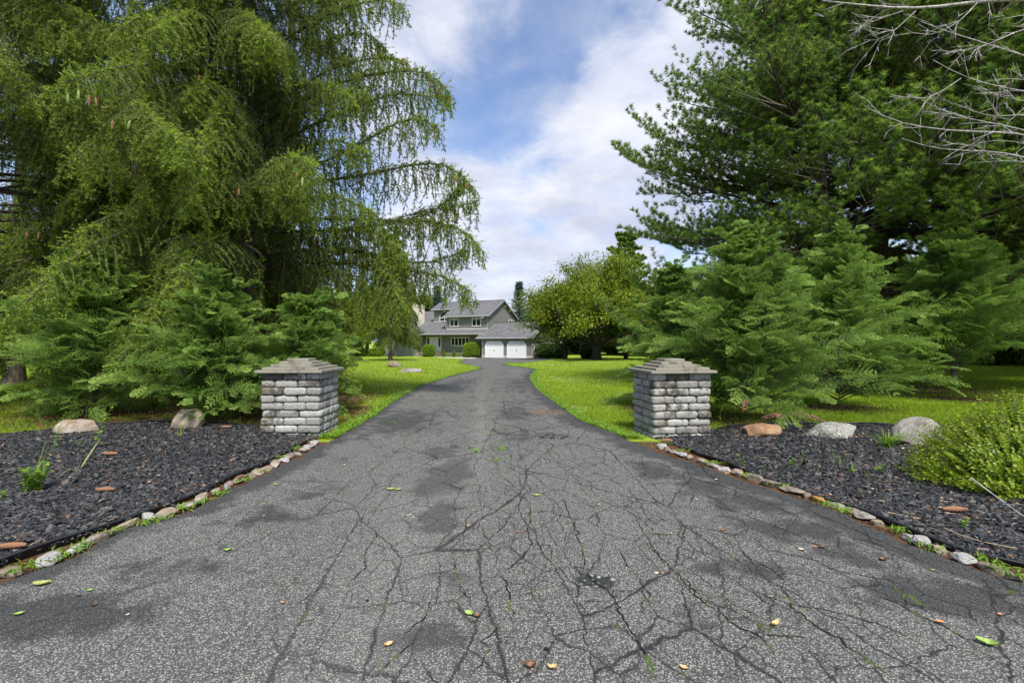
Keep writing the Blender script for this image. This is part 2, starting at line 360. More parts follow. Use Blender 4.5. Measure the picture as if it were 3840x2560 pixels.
stone = t.math('MULTIPLY', t.ramp(st.outputs['Distance'], .60, .34), t.ramp(stc.outputs[0], -.05, .55))
st2 = t.n('ShaderNodeTexVoronoi', {'feature': 'F1'}, Vector=t.mapping(oc, (1, 1, 0), (5, 5, 0)), Scale=48.0)
stc2 = t.n('ShaderNodeSeparateColor', None, Color=st2.outputs['Color'])
stone2 = t.math('MULTIPLY', t.ramp(st2.outputs['Distance'], .42, .25), t.ramp(stc2.outputs[1], .5, .8))
stone = t.math('MAXIMUM', stone, t.math('MULTIPLY', stone2, .25))
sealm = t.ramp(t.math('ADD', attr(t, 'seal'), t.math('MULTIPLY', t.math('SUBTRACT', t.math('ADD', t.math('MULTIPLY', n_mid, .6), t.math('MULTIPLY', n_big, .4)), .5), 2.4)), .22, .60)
wornm = attr(t, 'worn')
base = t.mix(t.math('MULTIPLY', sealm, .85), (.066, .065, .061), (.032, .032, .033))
base = t.mix(t.math('MULTIPLY', wornm, .45), base, (.20, .193, .175))
scol = t.mix(stc.outputs[1], (.17, .167, .155), (.42, .408, .37))
sf = t.math('MULTIPLY', stone, t.math('SUBTRACT', .95, t.math('MULTIPLY', sealm, .70)))
c = t.mix(sf, base, scol)
holem = t.ramp(t.math('ADD', attr(t, 'hole'), t.math('MULTIPLY', t.math('SUBTRACT', n_mid, .5), 1.2)), .4, .65)
pits = t.n('ShaderNodeTexVoronoi', {'feature': 'F1'}, Vector=t.mapping(oc, (1, 1, 0)), Scale=26.0)
peb = t.ramp(pits.outputs['Distance'], .5, .3)
pc = t.n('ShaderNodeSeparateColor', None, Color=pits.outputs['Color'])
c = t.mix(holem, c, t.mix(t.math('MULTIPLY', peb, t.ramp(pc.outputs[0], .3, .8)), (.035, .036, .035), (.36, .37, .36)))
mudm = t.ramp(t.math('ADD', attr(t, 'mud'), t.math('MULTIPLY', t.math('SUBTRACT', n_mid, .5), .7)), .3, .75)
c = t.mix(t.math('MULTIPLY', mudm, .9), c, t.mix(n_fine, (.10, .062, .038), (.23, .155, .105)))
c = t.mix(t.math('MULTIPLY', kk, .95), c, (.018, .018, .017))
mossn = t.ramp(t.noise(oc, 5.5, 4, .6), .60, .66)
mossk = t.math('MULTIPLY', t.math('MULTIPLY', mossn, t.ramp(kk, .15, .5)), reg)
c = t.mix(t.math('MULTIPLY', mossk, .9), c, (.075, .11, .02))
hgt = t.math('ADD', t.math('MULTIPLY', stone, .35), t.math('MULTIPLY', kk, -.9))
hgt = t.math('ADD', hgt, t.math('MULTIPLY', t.math('MULTIPLY', peb, holem), 1.2))
finish(t, c, t.math('SUBTRACT', .88, t.math('MULTIPLY', sealm, .22)), hgt, .7, .012, .28)

# traced cracks: narrow uneven strips sunk in colour, lying 2 mm proud of the sheet
crm, t = newmat('crack_fill')
oc = t.n('ShaderNodeTexCoord').outputs['Object']
mo = t.ramp(t.noise(oc, 6.5, 4, .6), .54, .60)
finish(t, t.mix(mo, (.016, .016, .015), (.085, .14, .018)), .95, t.noise(oc, 70, 3), .6, .01, .1)
def cr7(l): return [(1300+x/1.479, 1500+y/1.479) for x, y in l]
def cr8(l): return [(2400+x/1.5528, 1550+y/1.5528) for x, y in l]
CR = [
 (cr7([(750,310),(735,360),(712,400),(722,470)]),.006),(cr7([(826,360),(850,430),(930,500),(975,545),(975,580)]),.008),
 (cr7([(945,240),(965,330),(990,400),(980,460),(1022,500),(1015,530),(975,545)]),.007),(cr7([(975,545),(1010,580),(1005,700),(1000,780),(1012,820),(990,880),(920,945),(885,970)]),.010),
 (cr7([(1000,780),(880,815),(720,875),(560,905)]),.006),(cr7([(1012,820),(1120,825),(1130,860),(1100,935),(1085,975)]),.007),
 (cr7([(790,575),(740,625),(660,680),(680,760),(640,800),(560,860)]),.006),(cr7([(1105,280),(1160,360),(1200,400),(1280,460),(1290,500),(1360,560)]),.006),
 (cr7([(1200,560),(1215,610),(1250,680),(1280,760),(1290,840),(1300,900),(1320,960)]),.010),(cr7([(1145,500),(1140,560),(1205,630),(1150,680),(1190,760),(1215,820)]),.006),
 (cr7([(1320,960),(1360,1010),(1420,1080),(1460,1130),(1510,1210),(1560,1280),(1620,1360),(1665,1420),(1695,1500),(1700,1568)]),.011),
 (cr7([(1160,940),(1190,980),(1240,1030),(1290,1140),(1310,1190),(1380,1250)]),.007),(cr7([(1290,1140),(1380,1150),(1460,1140)]),.007),
 (cr7([(560,905),(610,960),(500,985),(400,1010),(290,1025)]),.006),(cr7([(610,900),(620,970),(640,1030),(640,1090),(690,1130),(690,1180)]),.008),
 (cr7([(860,990),(885,1060),(890,1160),(930,1210),(905,1240)]),.009),(cr7([(890,1115),(1010,1105),(1110,1065),(1170,1060)]),.006),
 (cr7([(500,1080),(470,1150),(440,1240),(370,1300),(300,1360)]),.007),(cr7([(860,1260),(820,1300),(750,1370),(780,1390),(735,1480),(690,1568)]),.009),
 (cr7([(200,1440),(160,1500),(120,1568)]),.011),(cr7([(190,720),(150,790),(100,860),(80,920),(100,960),(40,1030),(0,1060)]),.009),
 (cr7([(280,400),(240,460),(220,540),(140,600),(110,680),(135,720)]),.005),(cr7([(1520,850),(1560,930),(1640,1000),(1660,1060),(1680,1110),(1620,1160),(1650,1220)]),.008),
 (cr7([(1590,640),(1640,740),(1680,840),(1760,930),(1800,950)]),.007),(cr7([(1480,600),(1570,640),(1640,700),(1740,790),(1810,830)]),.006),
 (cr8([(300,930),(400,1010),(470,1080),(560,1150),(620,1180),(690,1210),(760,1250)]),.006),
 (cr8([(250,975),(330,1060),(380,1140),(450,1190),(540,1250),(620,1300),(690,1350),(740,1395),(820,1470)]),.010),
 (cr8([(480,960),(570,1000),(640,1050),(740,1130),(800,1150)]),.007),(cr8([(780,1020),(850,1040),(900,1090),(930,1170),(1020,1240),(1090,1300),(1180,1330),(1240,1400),(1330,1460),(1420,1530),(1470,1568)]),.012),
 (cr8([(640,1050),(760,1100),(900,1140),(1080,1170),(1200,1200),(1340,1240),(1440,1280),(1560,1330),(1650,1380)]),.008),
 (cr8([(360,480),(420,510),(500,560),(640,600),(740,650),(830,690),(940,740),(1040,790),(1180,850)]),.007),
 (cr8([(1010,870),(1120,930),(1260,950),(1450,980),(1480,1030),(1530,1080),(1540,1110),(1570,1160)]),.007),
 (cr8([(1340,1080),(1480,1120),(1570,1160),(1680,1220),(1760,1260),(1880,1330),(1980,1380)]),.010),
 (cr8([(480,710),(560,800),(640,860),(700,890),(820,970),(850,1040)]),.006),(cr8([(0,560),(80,650),(140,690)]),.006),(cr8([(20,760),(100,850),(220,950),(300,1060),(380,1140)]),.006),
 (cr8([(1240,740),(1400,790),(1500,800),(1600,790)]),.004),(cr8([(1700,800),(1800,860),(1900,910)]),.008),(cr8([(0,1360),(30,1420),(60,1480),(75,1568)]),.007),
 ([(1400,2560),(1500,2480),(1560,2410)],.008),([(1090,2300),(1160,2240),(1240,2200)],.004),([(500,2150),(560,2140),(600,2130)],.004)]
rc = random.Random(5); CV = []; CF = []
for pl, wd in CR:
    g3 = [at(u, v) for u, v in pl]; P = np.array([(p.x, p.y) for p in g3]); d = np.r_[0, np.cumsum(np.linalg.norm(np.diff(P, axis=0), axis=1))]
    k = max(6, int(d[-1]/.022)); tt = np.linspace(0, d[-1], k); Q = np.stack([np.interp(tt, d, P[:, i]) for i in (0, 1)], 1)
    jit = np.cumsum(RNG.normal(size=(k, 2))*.0055, axis=0); jit -= np.linspace(0, 1, k)[:, None]*jit[-1]; Q = Q+jit+RNG.normal(size=(k, 2))*.003
    T = np.gradient(Q, axis=0); Nn = np.stack([-T[:, 1], T[:, 0]], 1); Nn /= np.maximum(np.linalg.norm(Nn, axis=1, keepdims=True), 1e-6)
    ww = wd*(.25+.75*RNG.random(k))*np.minimum(1, np.minimum(np.arange(k), k-1-np.arange(k))/4+.1)*.62
    o = len(CV); A = Q-Nn*ww[:, None]; B = Q+Nn*ww[:, None]
    for i in range(k):
        for q in (A[i], B[i]): CV.append((q[0], q[1], gzf(q[1])+.026+.0025))
    for i in range(k-1): CF.append((o+2*i, o+2*i+1, o+2*i+3, o+2*i+2))
CV = np.array(CV); CF = np.array(CF); nv = nx*ny
allV = np.concatenate([np.stack([XX, YY, ZZ], -1).reshape(-1, 3), CV]); allF = np.concatenate([F, CF+nv])
at0 = {k: np.concatenate([a.ravel(), np.zeros(len(CV))]) for k, a in (('seal', seal), ('worn', worn), ('hole', hole), ('mud', mud))}
me = npmesh('driveway', allV, allF, np.arange(len(allF))*4, attrs=at0, smooth=True, midx=np.r_[np.zeros(len(F)), np.ones(len(CF))])
tag(link('driveway', me, [am, crm]), 'long cracked grey asphalt driveway running up to the garage', 'driveway', kind='structure')

# --- concrete walk in front of the house
wp = [at(1640, 1341.5), at(1700, 1344), at(1768, 1345.5), at(1790, 1343.5), at(1775, 1341), at(1700, 1340.4), at(1640, 1339.6)]
bm = bmesh.new(); f = bm.faces.new([bm.verts.new((p.x, p.y, p.z+.045)) for p in wp]); r = bmesh.ops.extrude_face_region(bm, geom=[f])
for v in [x for x in r['geom'] if isinstance(x, bmesh.types.BMVert)]: v.co.z -= .08
bmesh.ops.recalc_face_normals(bm, faces=bm.faces); me = bpy.data.meshes.new('walk'); bm.to_mesh(me)
tag(link('path', me, plain('concrete', (.42, .40, .36), .85, .2, .15, 3)), 'pale concrete walk leading to the front door', 'path', kind='structure')

# ================================================================== LAWN BLADES
def blades(n, yr, xr, keep, hmin, hmax, wk, seed, pw=1.5, dens=None, lean=.45):
    rng = np.random.default_rng(seed)
    a = 1-pw; y = (yr[0]**a+(yr[1]**a-yr[0]**a)*rng.random(n))**(1/a)
    half = 1.12*y+1.5; x = (rng.random(n)*2-1)*half
    m = (x > xr[0]) & (x < xr[1]) & keep(x, y, rng); x = x[m]; y = y[m]; n = len(x)
    z = gz(y)-.005; base = np.stack([x, y, z], 1)
    h = (hmin+(hmax-hmin)*rng.random(n))
    th = rng.random(n)*2*np.pi; dirv = np.stack([np.cos(th), np.sin(th), 0*th], 1)
    ph = rng.random(n)*np.pi; side = np.stack([np.cos(ph), np.sin(ph), 0*ph], 1)
    wd = np.maximum(.0045, wk*y)*(.6+.8*rng.random(n))
    l = (lean*rng.random(n))[:, None]
    mid = base+np.array([0, 0, 1.])*(h*.6)[:, None]+dirv*(h[:, None]*l*.4); tip = base+np.array([0, 0, 1.])*(h*(1-.35*l[:, 0]))[:, None]+dirv*(h[:, None]*l*1.3)
    sw = side*wd[:, None]*.5
    V = np.stack([base-sw, base+sw, mid+sw*.9, tip, mid-sw*.9], 1)
    r = np.repeat(rng.random(n), 5); tp = np.tile(np.array([0, 0, .25, .6, .25]), n)*np.repeat(rng.random(n), 5)
    return polys(V, 5, attrs={'rnd': r, 'tip': tp})
def lawn_keep(x, y, rng):
    dl = XL(y)-x; dr = x-XR(y)
    on = (dl > -.02) | (dr > -.02)
    on &= ~in_poly(x, y, BED_L) & ~in_poly(x, y, BED_R)
    on &= ~((x > -3.6) & (x < -2.7) & (y > 6.8) & (y < 7.7)) & ~((x > 1.8) & (x < 2.9) & (y > 6.6) & (y < 7.7))
    on &= (litter(x, y)+.35*wob(x*2, y*2) < rng.random(len(x))*.95)
    return on
me = blades(620000, (6.2, 74), (-60, 60), lawn_keep, .035, .085, .00075, 3, 1.55)
tag(link('lawn_grass', me, M['grass']), 'bright green mown grass of the lawns on both sides of the driveway', 'grass', kind='stuff')
# white clover heads scattered through the lawn
rng = np.random.default_rng(12); n = 26000
y = 9*(60/9.)**rng.random(n); x = (rng.random(n)*2-1)*(1.0*y)
kp = lawn_keep(x, y, rng) & (wob(x*.5, y*.35)+.5*wob(x*2, y*2) > -.05+.5*rng.random(n)) & (x > -13) & (x < 14)
x = x[kp]; y = y[kp]; n = len(x); c = np.stack([x, y, gz(y)+.07+.02*rng.random(n)], 1); s = (.006+.00028*y)*(.6+.6*rng.random(n))
a = nrm(rng.normal(size=(n, 3))); b = nrm(np.cross(a, rng.normal(size=(n, 3)))); d3 = np.cross(a, b)
P6 = np.stack([c+a*s[:, None], c+b*s[:, None], c-a*s[:, None], c-b*s[:, None], c+d3*s[:, None], c-d3*s[:, None]], 1).reshape(-1, 3)
ix = np.arange(n)[:, None]*6; T8 = np.array([[0,1,4],[1,2,4],[2,3,4],[3,0,4],[1,0,5],[2,1,5],[3,2,5],[0,3,5]])
F8 = (ix[:, :, None]+T8[None]).reshape(-1, 3)
tag(link('clover_flowers', npmesh('clover', P6, F8, np.arange(len(F8))*3), plain('clover_white', (.55, .56, .42), .8, .2, .1)), 'small white clover heads dotted through the lawn', 'flowers', kind='stuff')
# rough weeds and low plants at the shaded margins
def rough_keep(x, y, rng):
    l = litter(x, y)
    on = (~in_poly(x, y, BED_L)) & (~in_poly(x, y, BED_R)) & ((XL(y)-x > .05) | (x-XR(y) > .05))
    return on & (rng.random(len(x)) < .10+.35*(wob(x*1.5+3, y*1.5) > .1)) & (l > .15)
me = blades(90000, (7.0, 24), (-24, 24), rough_keep, .03, .10, .0011, 9, 1.6, lean=1.0)
tag(link('ground_cover', me, M['weed']), 'low weeds growing through the brown needle litter under the evergreens', 'ground cover', kind='stuff')
# driveway fringe: creeping weeds along both asphalt edges
rng = np.random.default_rng(31); n = 34000
y = 6.7+rng.random(n)**1.6*55; sdx = rng.random(n) < .5
x = np.where(sdx, XL(y)-np.abs(rng.normal(size=n))*.12+.03, XR(y)+np.abs(rng.normal(size=n))*.12-.03)
base = np.stack([x, y, gz(y)+.02], 1); th = rng.random(n)*6.283; dv = np.stack([np.cos(th), np.sin(th), .25+.6*rng.random(n)], 1); L = .02+.05*rng.random(n); sd_ = np.stack([-np.sin(th), np.cos(th), 0*th], 1)*(.006+.0005*y)[:, None]
V = np.stack([base, base+dv*L[:, None]*.5+sd_, base+dv*L[:, None], base+dv*L[:, None]*.5-sd_], 1)
tag(link('edge_weeds', polys(V, 4, attrs={'rnd': np.repeat(rng.random(n), 4), 'tip': np.repeat(rng.random(n)*.6, 4)}), M['weed']), 'creeping weeds fringing the asphalt beyond the pillars', 'weeds', kind='stuff')

# ================================================================== MULCH
mm, t = newmat('black_mulch')
oc = t.n('ShaderNodeTexCoord').outputs['Object']; r_ = attr(t, 'rnd')
mc = t.mix(t.ramp(r_, 0, .97), (.010, .0105, .0115), (.050, .051, .054))
mc = t.mix(t.ramp(r_, .90, .93), mc, (.085, .08, .078)); mc = t.mix(t.ramp(r_, .965, .975), mc, (.17, .10, .06))
finish(t, mc, .5, t.noise(oc, 90, 3), .4, .01, .5)
bedm = plain('mulch_base', (.010, .010, .011), .8, .3, .3, 40, bump=.6)
def mulch(name, poly, n, seed, label, xr, yr):
    rng = np.random.default_rng(seed)
    y = (yr[0]**-.7+(yr[1]**-.7-yr[0]**-.7)*rng.random(n))**(1/-.7); x = xr[0]+(xr[1]-xr[0])*rng.random(n)
    k = in_poly(x, y, poly) & (np.abs(x) < 1.1*y+1.2); x = x[k]; y = y[k]; n = len(x)
    z = gz(y)+.022+.02*rng.random(n)+.012*wob(x*2.5, y*2.5)
    Lc = .010+.020*rng.random(n)**1.5; Wc = Lc*(.35+.4*rng.random(n)); Hc = .0025+.004*rng.random(n)
    ax = nrm(np.stack([rng.normal(size=n), rng.normal(size=n), rng.normal(size=n)*.35], 1)); up = nrm(np.stack([rng.normal(size=n)*.4, rng.normal(size=n)*.4, np.ones(n)], 1))
    bx = nrm(np.cross(up, ax)); cx_ = np.cross(ax, bx)
    cs = np.array([[-1,-1,-1],[1,-1,-1],[1,1,-1],[-1,1,-1],[-1,-1,1],[1,-1,1],[1,1,1],[-1,1,1]], float)[None]*(.65+.5*rng.random((n, 8, 3)))
    V = np.stack([x, y, z], 1)[:, None]+cs[..., 0:1]*(ax*Lc[:, None])[:, None]+cs[..., 1:2]*(bx*Wc[:, None])[:, None]+cs[..., 2:3]*(cx_*Hc[:, None])[:, None]
    fq = np.array([[4,5,6,7],[0,1,5,4],[1,2,6,5],[2,3,7,6],[3,0,4,7]])
    Fq = (np.arange(n)[:, None, None]*8+fq[None]).reshape(-1, 4)
    # base sheet: fan on a grid inside the polygon
    X, Y = np.meshgrid(np.arange(xr[0], xr[1], .12), np.arange(yr[0]-.2, yr[1]+.2, .12)); ny, nx = X.shape; idx = np.arange(nx*ny).reshape(ny, nx)
    Zb = gz(Y)+.022+.012*wob(X*2.5, Y*2.5); ins = in_poly(X, Y, poly)
    Fb = np.stack([idx[:-1, :-1], idx[:-1, 1:], idx[1:, 1:], idx[1:, :-1]], -1)
    ok = ins[:-1, :-1] & ins[:-1, 1:] & ins[1:, 1:] & ins[1:, :-1]; Fb = Fb[ok]
    Vb = np.stack([X, Y, Zb], -1).reshape(-1, 3)
    V2, l, s, a = merge([(V.reshape(-1, 3), [Fq], {'rnd': np.repeat(rng.random(n), 8)}), (Vb, [Fb], {'rnd': 0.1})])
    tag(link(name, npmesh(name, V2, l, s, attrs=a), mm), label, 'mulch', kind='stuff')
mulch('mulch', BED_L, 190000, 21, 'black shredded mulch filling the bed left of the driveway', (-10, -2.3), (1.9, 8.2))
mulch('mulch', BED_R, 170000, 22, 'black shredded mulch filling the bed right of the driveway', (1.7, 9.5), (2.0, 8.2))
# dry bits: scattered brown leaves, needles and straw in the beds
def bits(name, poly, n, seed, label, fn, xr, yr):
    rng = np.random.default_rng(seed); y = yr[0]+(yr[1]-yr[0])*rng.random(n); x = xr[0]+(xr[1]-xr[0])*rng.random(n)
    k = in_poly(x, y, poly) & (rng.random(n) < fn(x, y)); x = x[k]; y = y[k]; n = len(x)
    c = np.stack([x, y, gz(y)+.045+.012*wob(x*2.5, y*2.5)], 1); th = rng.random(n)*6.283
    d = np.stack([np.cos(th), np.sin(th), .15*rng.normal(size=n)], 1); e = np.stack([-np.sin(th), np.cos(th), .3*rng.normal(size=n)], 1)
    st = rng.random(n) < .45; L = np.where(st, .03+.06*rng.random(n), .010+.016*rng.random(n)); Wd = np.where(st, .0016, L*.45)
    V = np.stack([c-d*L[:, None], c-e*Wd[:, None], c+d*L[:, None], c+e*Wd[:, None]+np.array([0, 0, .004])], 1)
    tag(link(name, polys(V, 4, attrs={'rnd': np.repeat(rng.random(n), 4)}), BITS), label, 'leaf litter', kind='stuff')
BITS, t = newmat('dry_bits'); finish(t, t.mix(attr(t, 'rnd'), (.17, .075, .03), (.46, .34, .22)), .8)
bits('leaf_litter', BED_L, 1500, 41, 'scattered brown leaf scraps and straw on the left mulch bed', lambda x, y: .55+0*x, (-9, -2.3), (2, 8))
bits('leaf_litter', BED_R, 6500, 42, 'scattered brown leaf scraps and straw on the right mulch bed, thick under the boxwood', lambda x, y: np.clip(.16+1.0*np.exp(-((x-4.3)/.9)**2-((y-3.7)/.6)**2), 0, 1), (1.7, 9), (2, 8))
# needle litter: reddish needles and cones fragments under the left evergreens
rng = np.random.default_rng(51); n = 60000
y = 7.3+rng.random(n)**1.4*14; x = (rng.random(n)*2-1)*(1.1*y)
k = (litter(x, y) > .3+.5*rng.random(n)) & ~in_poly(x, y, BED_L) & ~in_poly(x, y, BED_R) & ((x < XL(y)-.1) | (x > XR(y)+.1)); x = x[k]; y = y[k]; n = len(x)
c = np.stack([x, y, gz(y)+.012], 1); th = rng.random(n)*6.283; d = np.stack([np.cos(th), np.sin(th), .2*rng.normal(size=n)], 1); e = np.stack([-np.sin(th), np.cos(th), .4*rng.normal(size=n)], 1)
L = .015+.035*rng.random(n); V = np.stack([c-d*L[:, None], c-e*(.0018+.0003*y)[:, None], c+d*L[:, None], c+e*(.0018+.0003*y)[:, None]], 1)
RED, t = newmat('needle_litter'); finish(t, t.mix(attr(t, 'rnd'), (.10, .035, .015), (.26, .13, .07)), .85)
tag(link('needle_litter', polys(V, 4, attrs={'rnd': np.repeat(rng.random(n), 4)}), RED), 'reddish brown needle litter under the evergreens behind the beds', 'needle litter', kind='stuff')
# ================================================================== STONE PILLARS
def block_surface(n=(6, 3, 3)):
    """unit rounded block surface grid: list of quads on a cube with n cells"""
    vs = {}; fs = []
    def vid(p):
        k = tuple(round(c, 5) for c in p)
        if k not in vs: vs[k] = len(vs)
        return vs[k]
    for ax in range(3):
        u, v = [a for a in range(3) if a != ax]
        for sgn in (-1, 1):
            for i in range(n[u]):
                for j in range(n[v]):
                    q = []
                    for di, dj in ((0, 0), (1, 0), (1, 1), (0, 1)):
                        p = [0, 0, 0]; p[ax] = sgn; p[u] = -1+2*(i+di)/n[u]; p[v] = -1+2*(j+dj)/n[v]; q.append(vid(p))
                    fs.append(q if (sgn > 0) == (ax != 1) else q[::-1])
    return np.array(list(vs.keys())), np.array(fs)
BV, BF = block_surface((12, 8, 6))
def block(cx, cy, cz, sx, sy, sz, rng, rr=.030):
    P = BV*np.array([sx, sy, sz])/2
    # redistribute so that edge vertices crowd at the rim, then round
    half = np.array([sx, sy, sz])/2; rv = np.array([rr*1.3, rr*1.3, rr])*(.8+.5*rng.random())
    inner = np.clip(P, -(half-rv), half-rv); d = (P-inner)/rv; L = np.maximum(np.linalg.norm(d, axis=1, keepdims=True), 1e-6)
    P = inner+np.where(L > 1, d/L, d)*rv
    ph = rng.random(3)*10
    nz = (np.sin(P[:, :1]*70+ph[0])*np.sin(P[:, 1:2]*60+ph[1])*np.sin(P[:, 2:]*75+ph[2]))*.005+rng.normal(size=(len(P), 1))*.0022
    P = P+nrm(P/half)*nz
    P += np.sin(P[:, [1, 2, 0]]*25+ph)*.002
    return P+np.array([cx, cy, cz])
pm, t = newmat('tumbled_stone')
oc = t.n('ShaderNodeTexCoord').outputs['Object']; r_ = attr(t, 'rnd'); st_ = attr(t, 'tip')
nn = t.noise(oc, 42, 6, .7); nl = t.noise(oc, 9, 4, .6)
c = t.mix(r_, (.27, .265, .24), (.47, .46, .42))
c = t.mix(t.ramp(nn, .52, .72), c, (.17, .165, .15)); c = t.mix(t.ramp(nn, .40, .28), c, (.56, .55, .50))
c = t.mix(t.ramp(t.math('ADD', st_, t.math('MULTIPLY', t.math('SUBTRACT', nl, .5), 2.6)), .12, .7), c, t.mix(nn, (.035, .034, .026), (.17, .16, .125)))
c = t.mix(t.math('MULTIPLY', t.ramp(t.noise(oc, 5, 3), .56, .72), .35), c, (.36, .28, .17))
pit = t.n('ShaderNodeTexVoronoi', {'feature': 'F1'}, Vector=oc, Scale=70.0).outputs['Distance']
finish(t, c, .93, t.math('ADD', nn, t.math('MULTIPLY', t.ramp(pit, .15, .5), .4)), .9, .012, .15)
cpm, t = newmat('cap_stone')
oc = t.n('ShaderNodeTexCoord').outputs['Object']; nn = t.noise(oc, 30, 6, .7); nl = t.noise(t.mapping(oc, (1, 1, .3)), 6, 4, .6)
c = t.mix(nn, (.20, .185, .145), (.33, .31, .25)); c = t.mix(t.ramp(nl, .50, .68), c, (.15, .135, .10)); c = t.mix(t.ramp(nn, .62, .75), c, (.13, .12, .10))
finish(t, c, .85, nn, .5, .006, .2)
joint = plain('dark_joint', (.045, .042, .038), .95, .1, .3, 30)
def pillar(cx, cy, rz, w_, d_, seed, dirt, label, capw):
    rng = np.random.default_rng(seed)
    root = empty('stone_pillar', (cx, cy, gzf(cy)), rz); tag(root, label, 'pillar', 'stone entrance pillars')
    rp = .1065; parts = []
    bd = .2; L = (w_-.2)/2
    for r in range(9):
        z = -.045+rp*(r+.5)+.002
        ws = [.2, L, L] if r % 2 == (1 if seed % 2 else 0) else [L, L, .2]
        x = -w_/2
        jx, jy = rng.normal()*.009, rng.normal()*.009
        for yy in (-d_/2+bd/2, d_/2-bd/2):
            x = -w_/2
            for k, wi in enumerate(ws if yy < 0 else ws[::-1]):
                ddx = dirt(r, k if yy < 0 else 3)
                P = block(x+wi/2+jx, yy+jy+rng.normal()*.003, z, wi-.004, bd-.002, rp-.001, rng)
                parts.append((P, [BF], {'rnd': rng.random(), 'tip': ddx+.1*rng.normal()})); x += wi
        sl_ = (d_-2*bd)
        cut = .5+.12*rng.normal()
        for xx in (-w_/2+.1, w_/2-.1):
            y = -d_/2+bd
            for fr in (cut, 1-cut):
                le = sl_*fr; P = block(xx+jx+rng.normal()*.003, y+le/2, z, .2-.002, le-.003, rp-.001, rng)
                parts.append((P, [BF], {'rnd': rng.random(), 'tip': dirt(r, -1)+.1*rng.normal()})); y += le
    me = mergemesh('shaft', parts, smooth=True)
    link('shaft', me, pm, root)
    bm = bmesh.new(); bmesh.ops.create_cube(bm, size=1, matrix=Matrix.Translation((0, 0, .43))@Matrix.Diagonal((w_-.09, d_-.09, .93, 1)))
    me = bpy.data.meshes.new('core'); bm.to_mesh(me); link('core', me, joint, root)
    z = -.045+rp*9+.001
    for i, (a, b) in enumerate(capw):
        bm = bmesh.new()
        nx_ = 2 if i < 3 else 1; x = -a/2
        for q in range(nx_):
            wi = a/nx_ + (0 if nx_ == 1 else (.06 if (q == 0) == (i % 2 == 0) else -.06))
            m = Matrix.Translation((x+wi/2, 0, z+.0185+.002*q))@Matrix.Rotation(rng.normal()*.004, 4, 'Z')@Matrix.Diagonal((wi-.003, b, .037, 1))
            bmesh.ops.create_cube(bm, size=1, matrix=m); x += wi
        bmesh.ops.bevel(bm, geom=bm.edges[:]+bm.verts[:], offset=.003, segments=1, affect='EDGES')
        me = bpy.data.meshes.new('cap_slab'); bm.to_mesh(me); o = link('cap_slab', me, cpm, root); o.rotation_euler.z = rng.normal()*.012; z += .0385
    return root
def dl_(r, k):
    return {(8,0):.75,(8,1):.35,(8,2):.40,(6,0):.62,(7,2):.25,(1,0):.45,(3,0):.35,(2,0):.15,(4,0):.12}.get((r, k), -.12)
def dr_(r, k):
    if k == -1: return .15
    return {(8,1):.75,(7,0):.72,(6,0):.62,(6,1):.58,(6,2):.40,(3,2):.62,(4,1):.55,(5,0):.30,(2,0):.35,(8,0):.2,(1,1):.38,(1,2):.42,(1,0):.32,(2,1):.1}.get((r, k), .10)
pillar(-3.145, 7.24, rad(0.5), .84, .80, 11, dl_, 'pale tumbled stone pillar with stepped slab cap on the left side of the driveway', ((.955,.92),(.80,.78),(.63,.62),(.47,.46),(.31,.30)))
pillar(2.33, 7.12, rad(8.0), .86, .78, 12, dr_, 'darker weathered stone pillar with stepped slab cap on the right side of the driveway', ((.97,.89),(.81,.75),(.62,.58),(.46,.42),(.31,.28)))

# ================================================================== ROCKS
ico = bmesh.new(); bmesh.ops.create_icosphere(ico, subdivisions=4, radius=1)
ICO = np.array([v.co[:] for v in ico.verts]); ICOF = np.array([[v.index for v in f.verts] for f in ico.faces]); ico.free()
ico = bmesh.new(); bmesh.ops.create_icosphere(ico, subdivisions=3, radius=1)
ICO3 = np.array([v.co[:] for v in ico.verts]); ICO3F = np.array([[v.index for v in f.verts] for f in ico.faces]); ico.free()
def rock_v(V, size, rng, cuts=9, rough=.06, top=None):
    V = V.copy()
    for _ in range(cuts):
        n_ = nrm(rng.normal(size=3)); d_ = .55+.33*rng.random(); s = V@n_-d_
        V -= np.where(s > 0, s, 0)[:, None]*n_*.97
    if top: s = V[:, 2]-top; V[:, 2] -= np.where(s > 0, s, 0)*.85
    for f_, a_ in ((2.2, 1.0), (5, .5), (11, .3)):
        ph = rng.random(3)*9; V = V*(1+rough*a_*(np.sin(V[:, :1]*f_+ph[0])+np.sin(V[:, 1:2]*f_*1.1+ph[1])*np.cos(V[:, 2:]*f_+ph[2])))
    return V*np.array(size)
def rockmat(name, c1, c2, c3, sc=6.0, thr=.55):
    m, t = newmat(name); oc = t.n('ShaderNodeTexCoord').outputs['Object']; a = t.noise(oc, sc, 7, .65, .4); b = t.noise(oc, sc*7, 5, .7)
    c = t.mix(t.ramp(a, .35, .65), c1, c2); c = t.mix(t.ramp(b, thr, thr+.08), c, c3); finish(t, c, .9, t.math('ADD', a, t.math('MULTIPLY', b, .4)), .9, .03, .2); return m
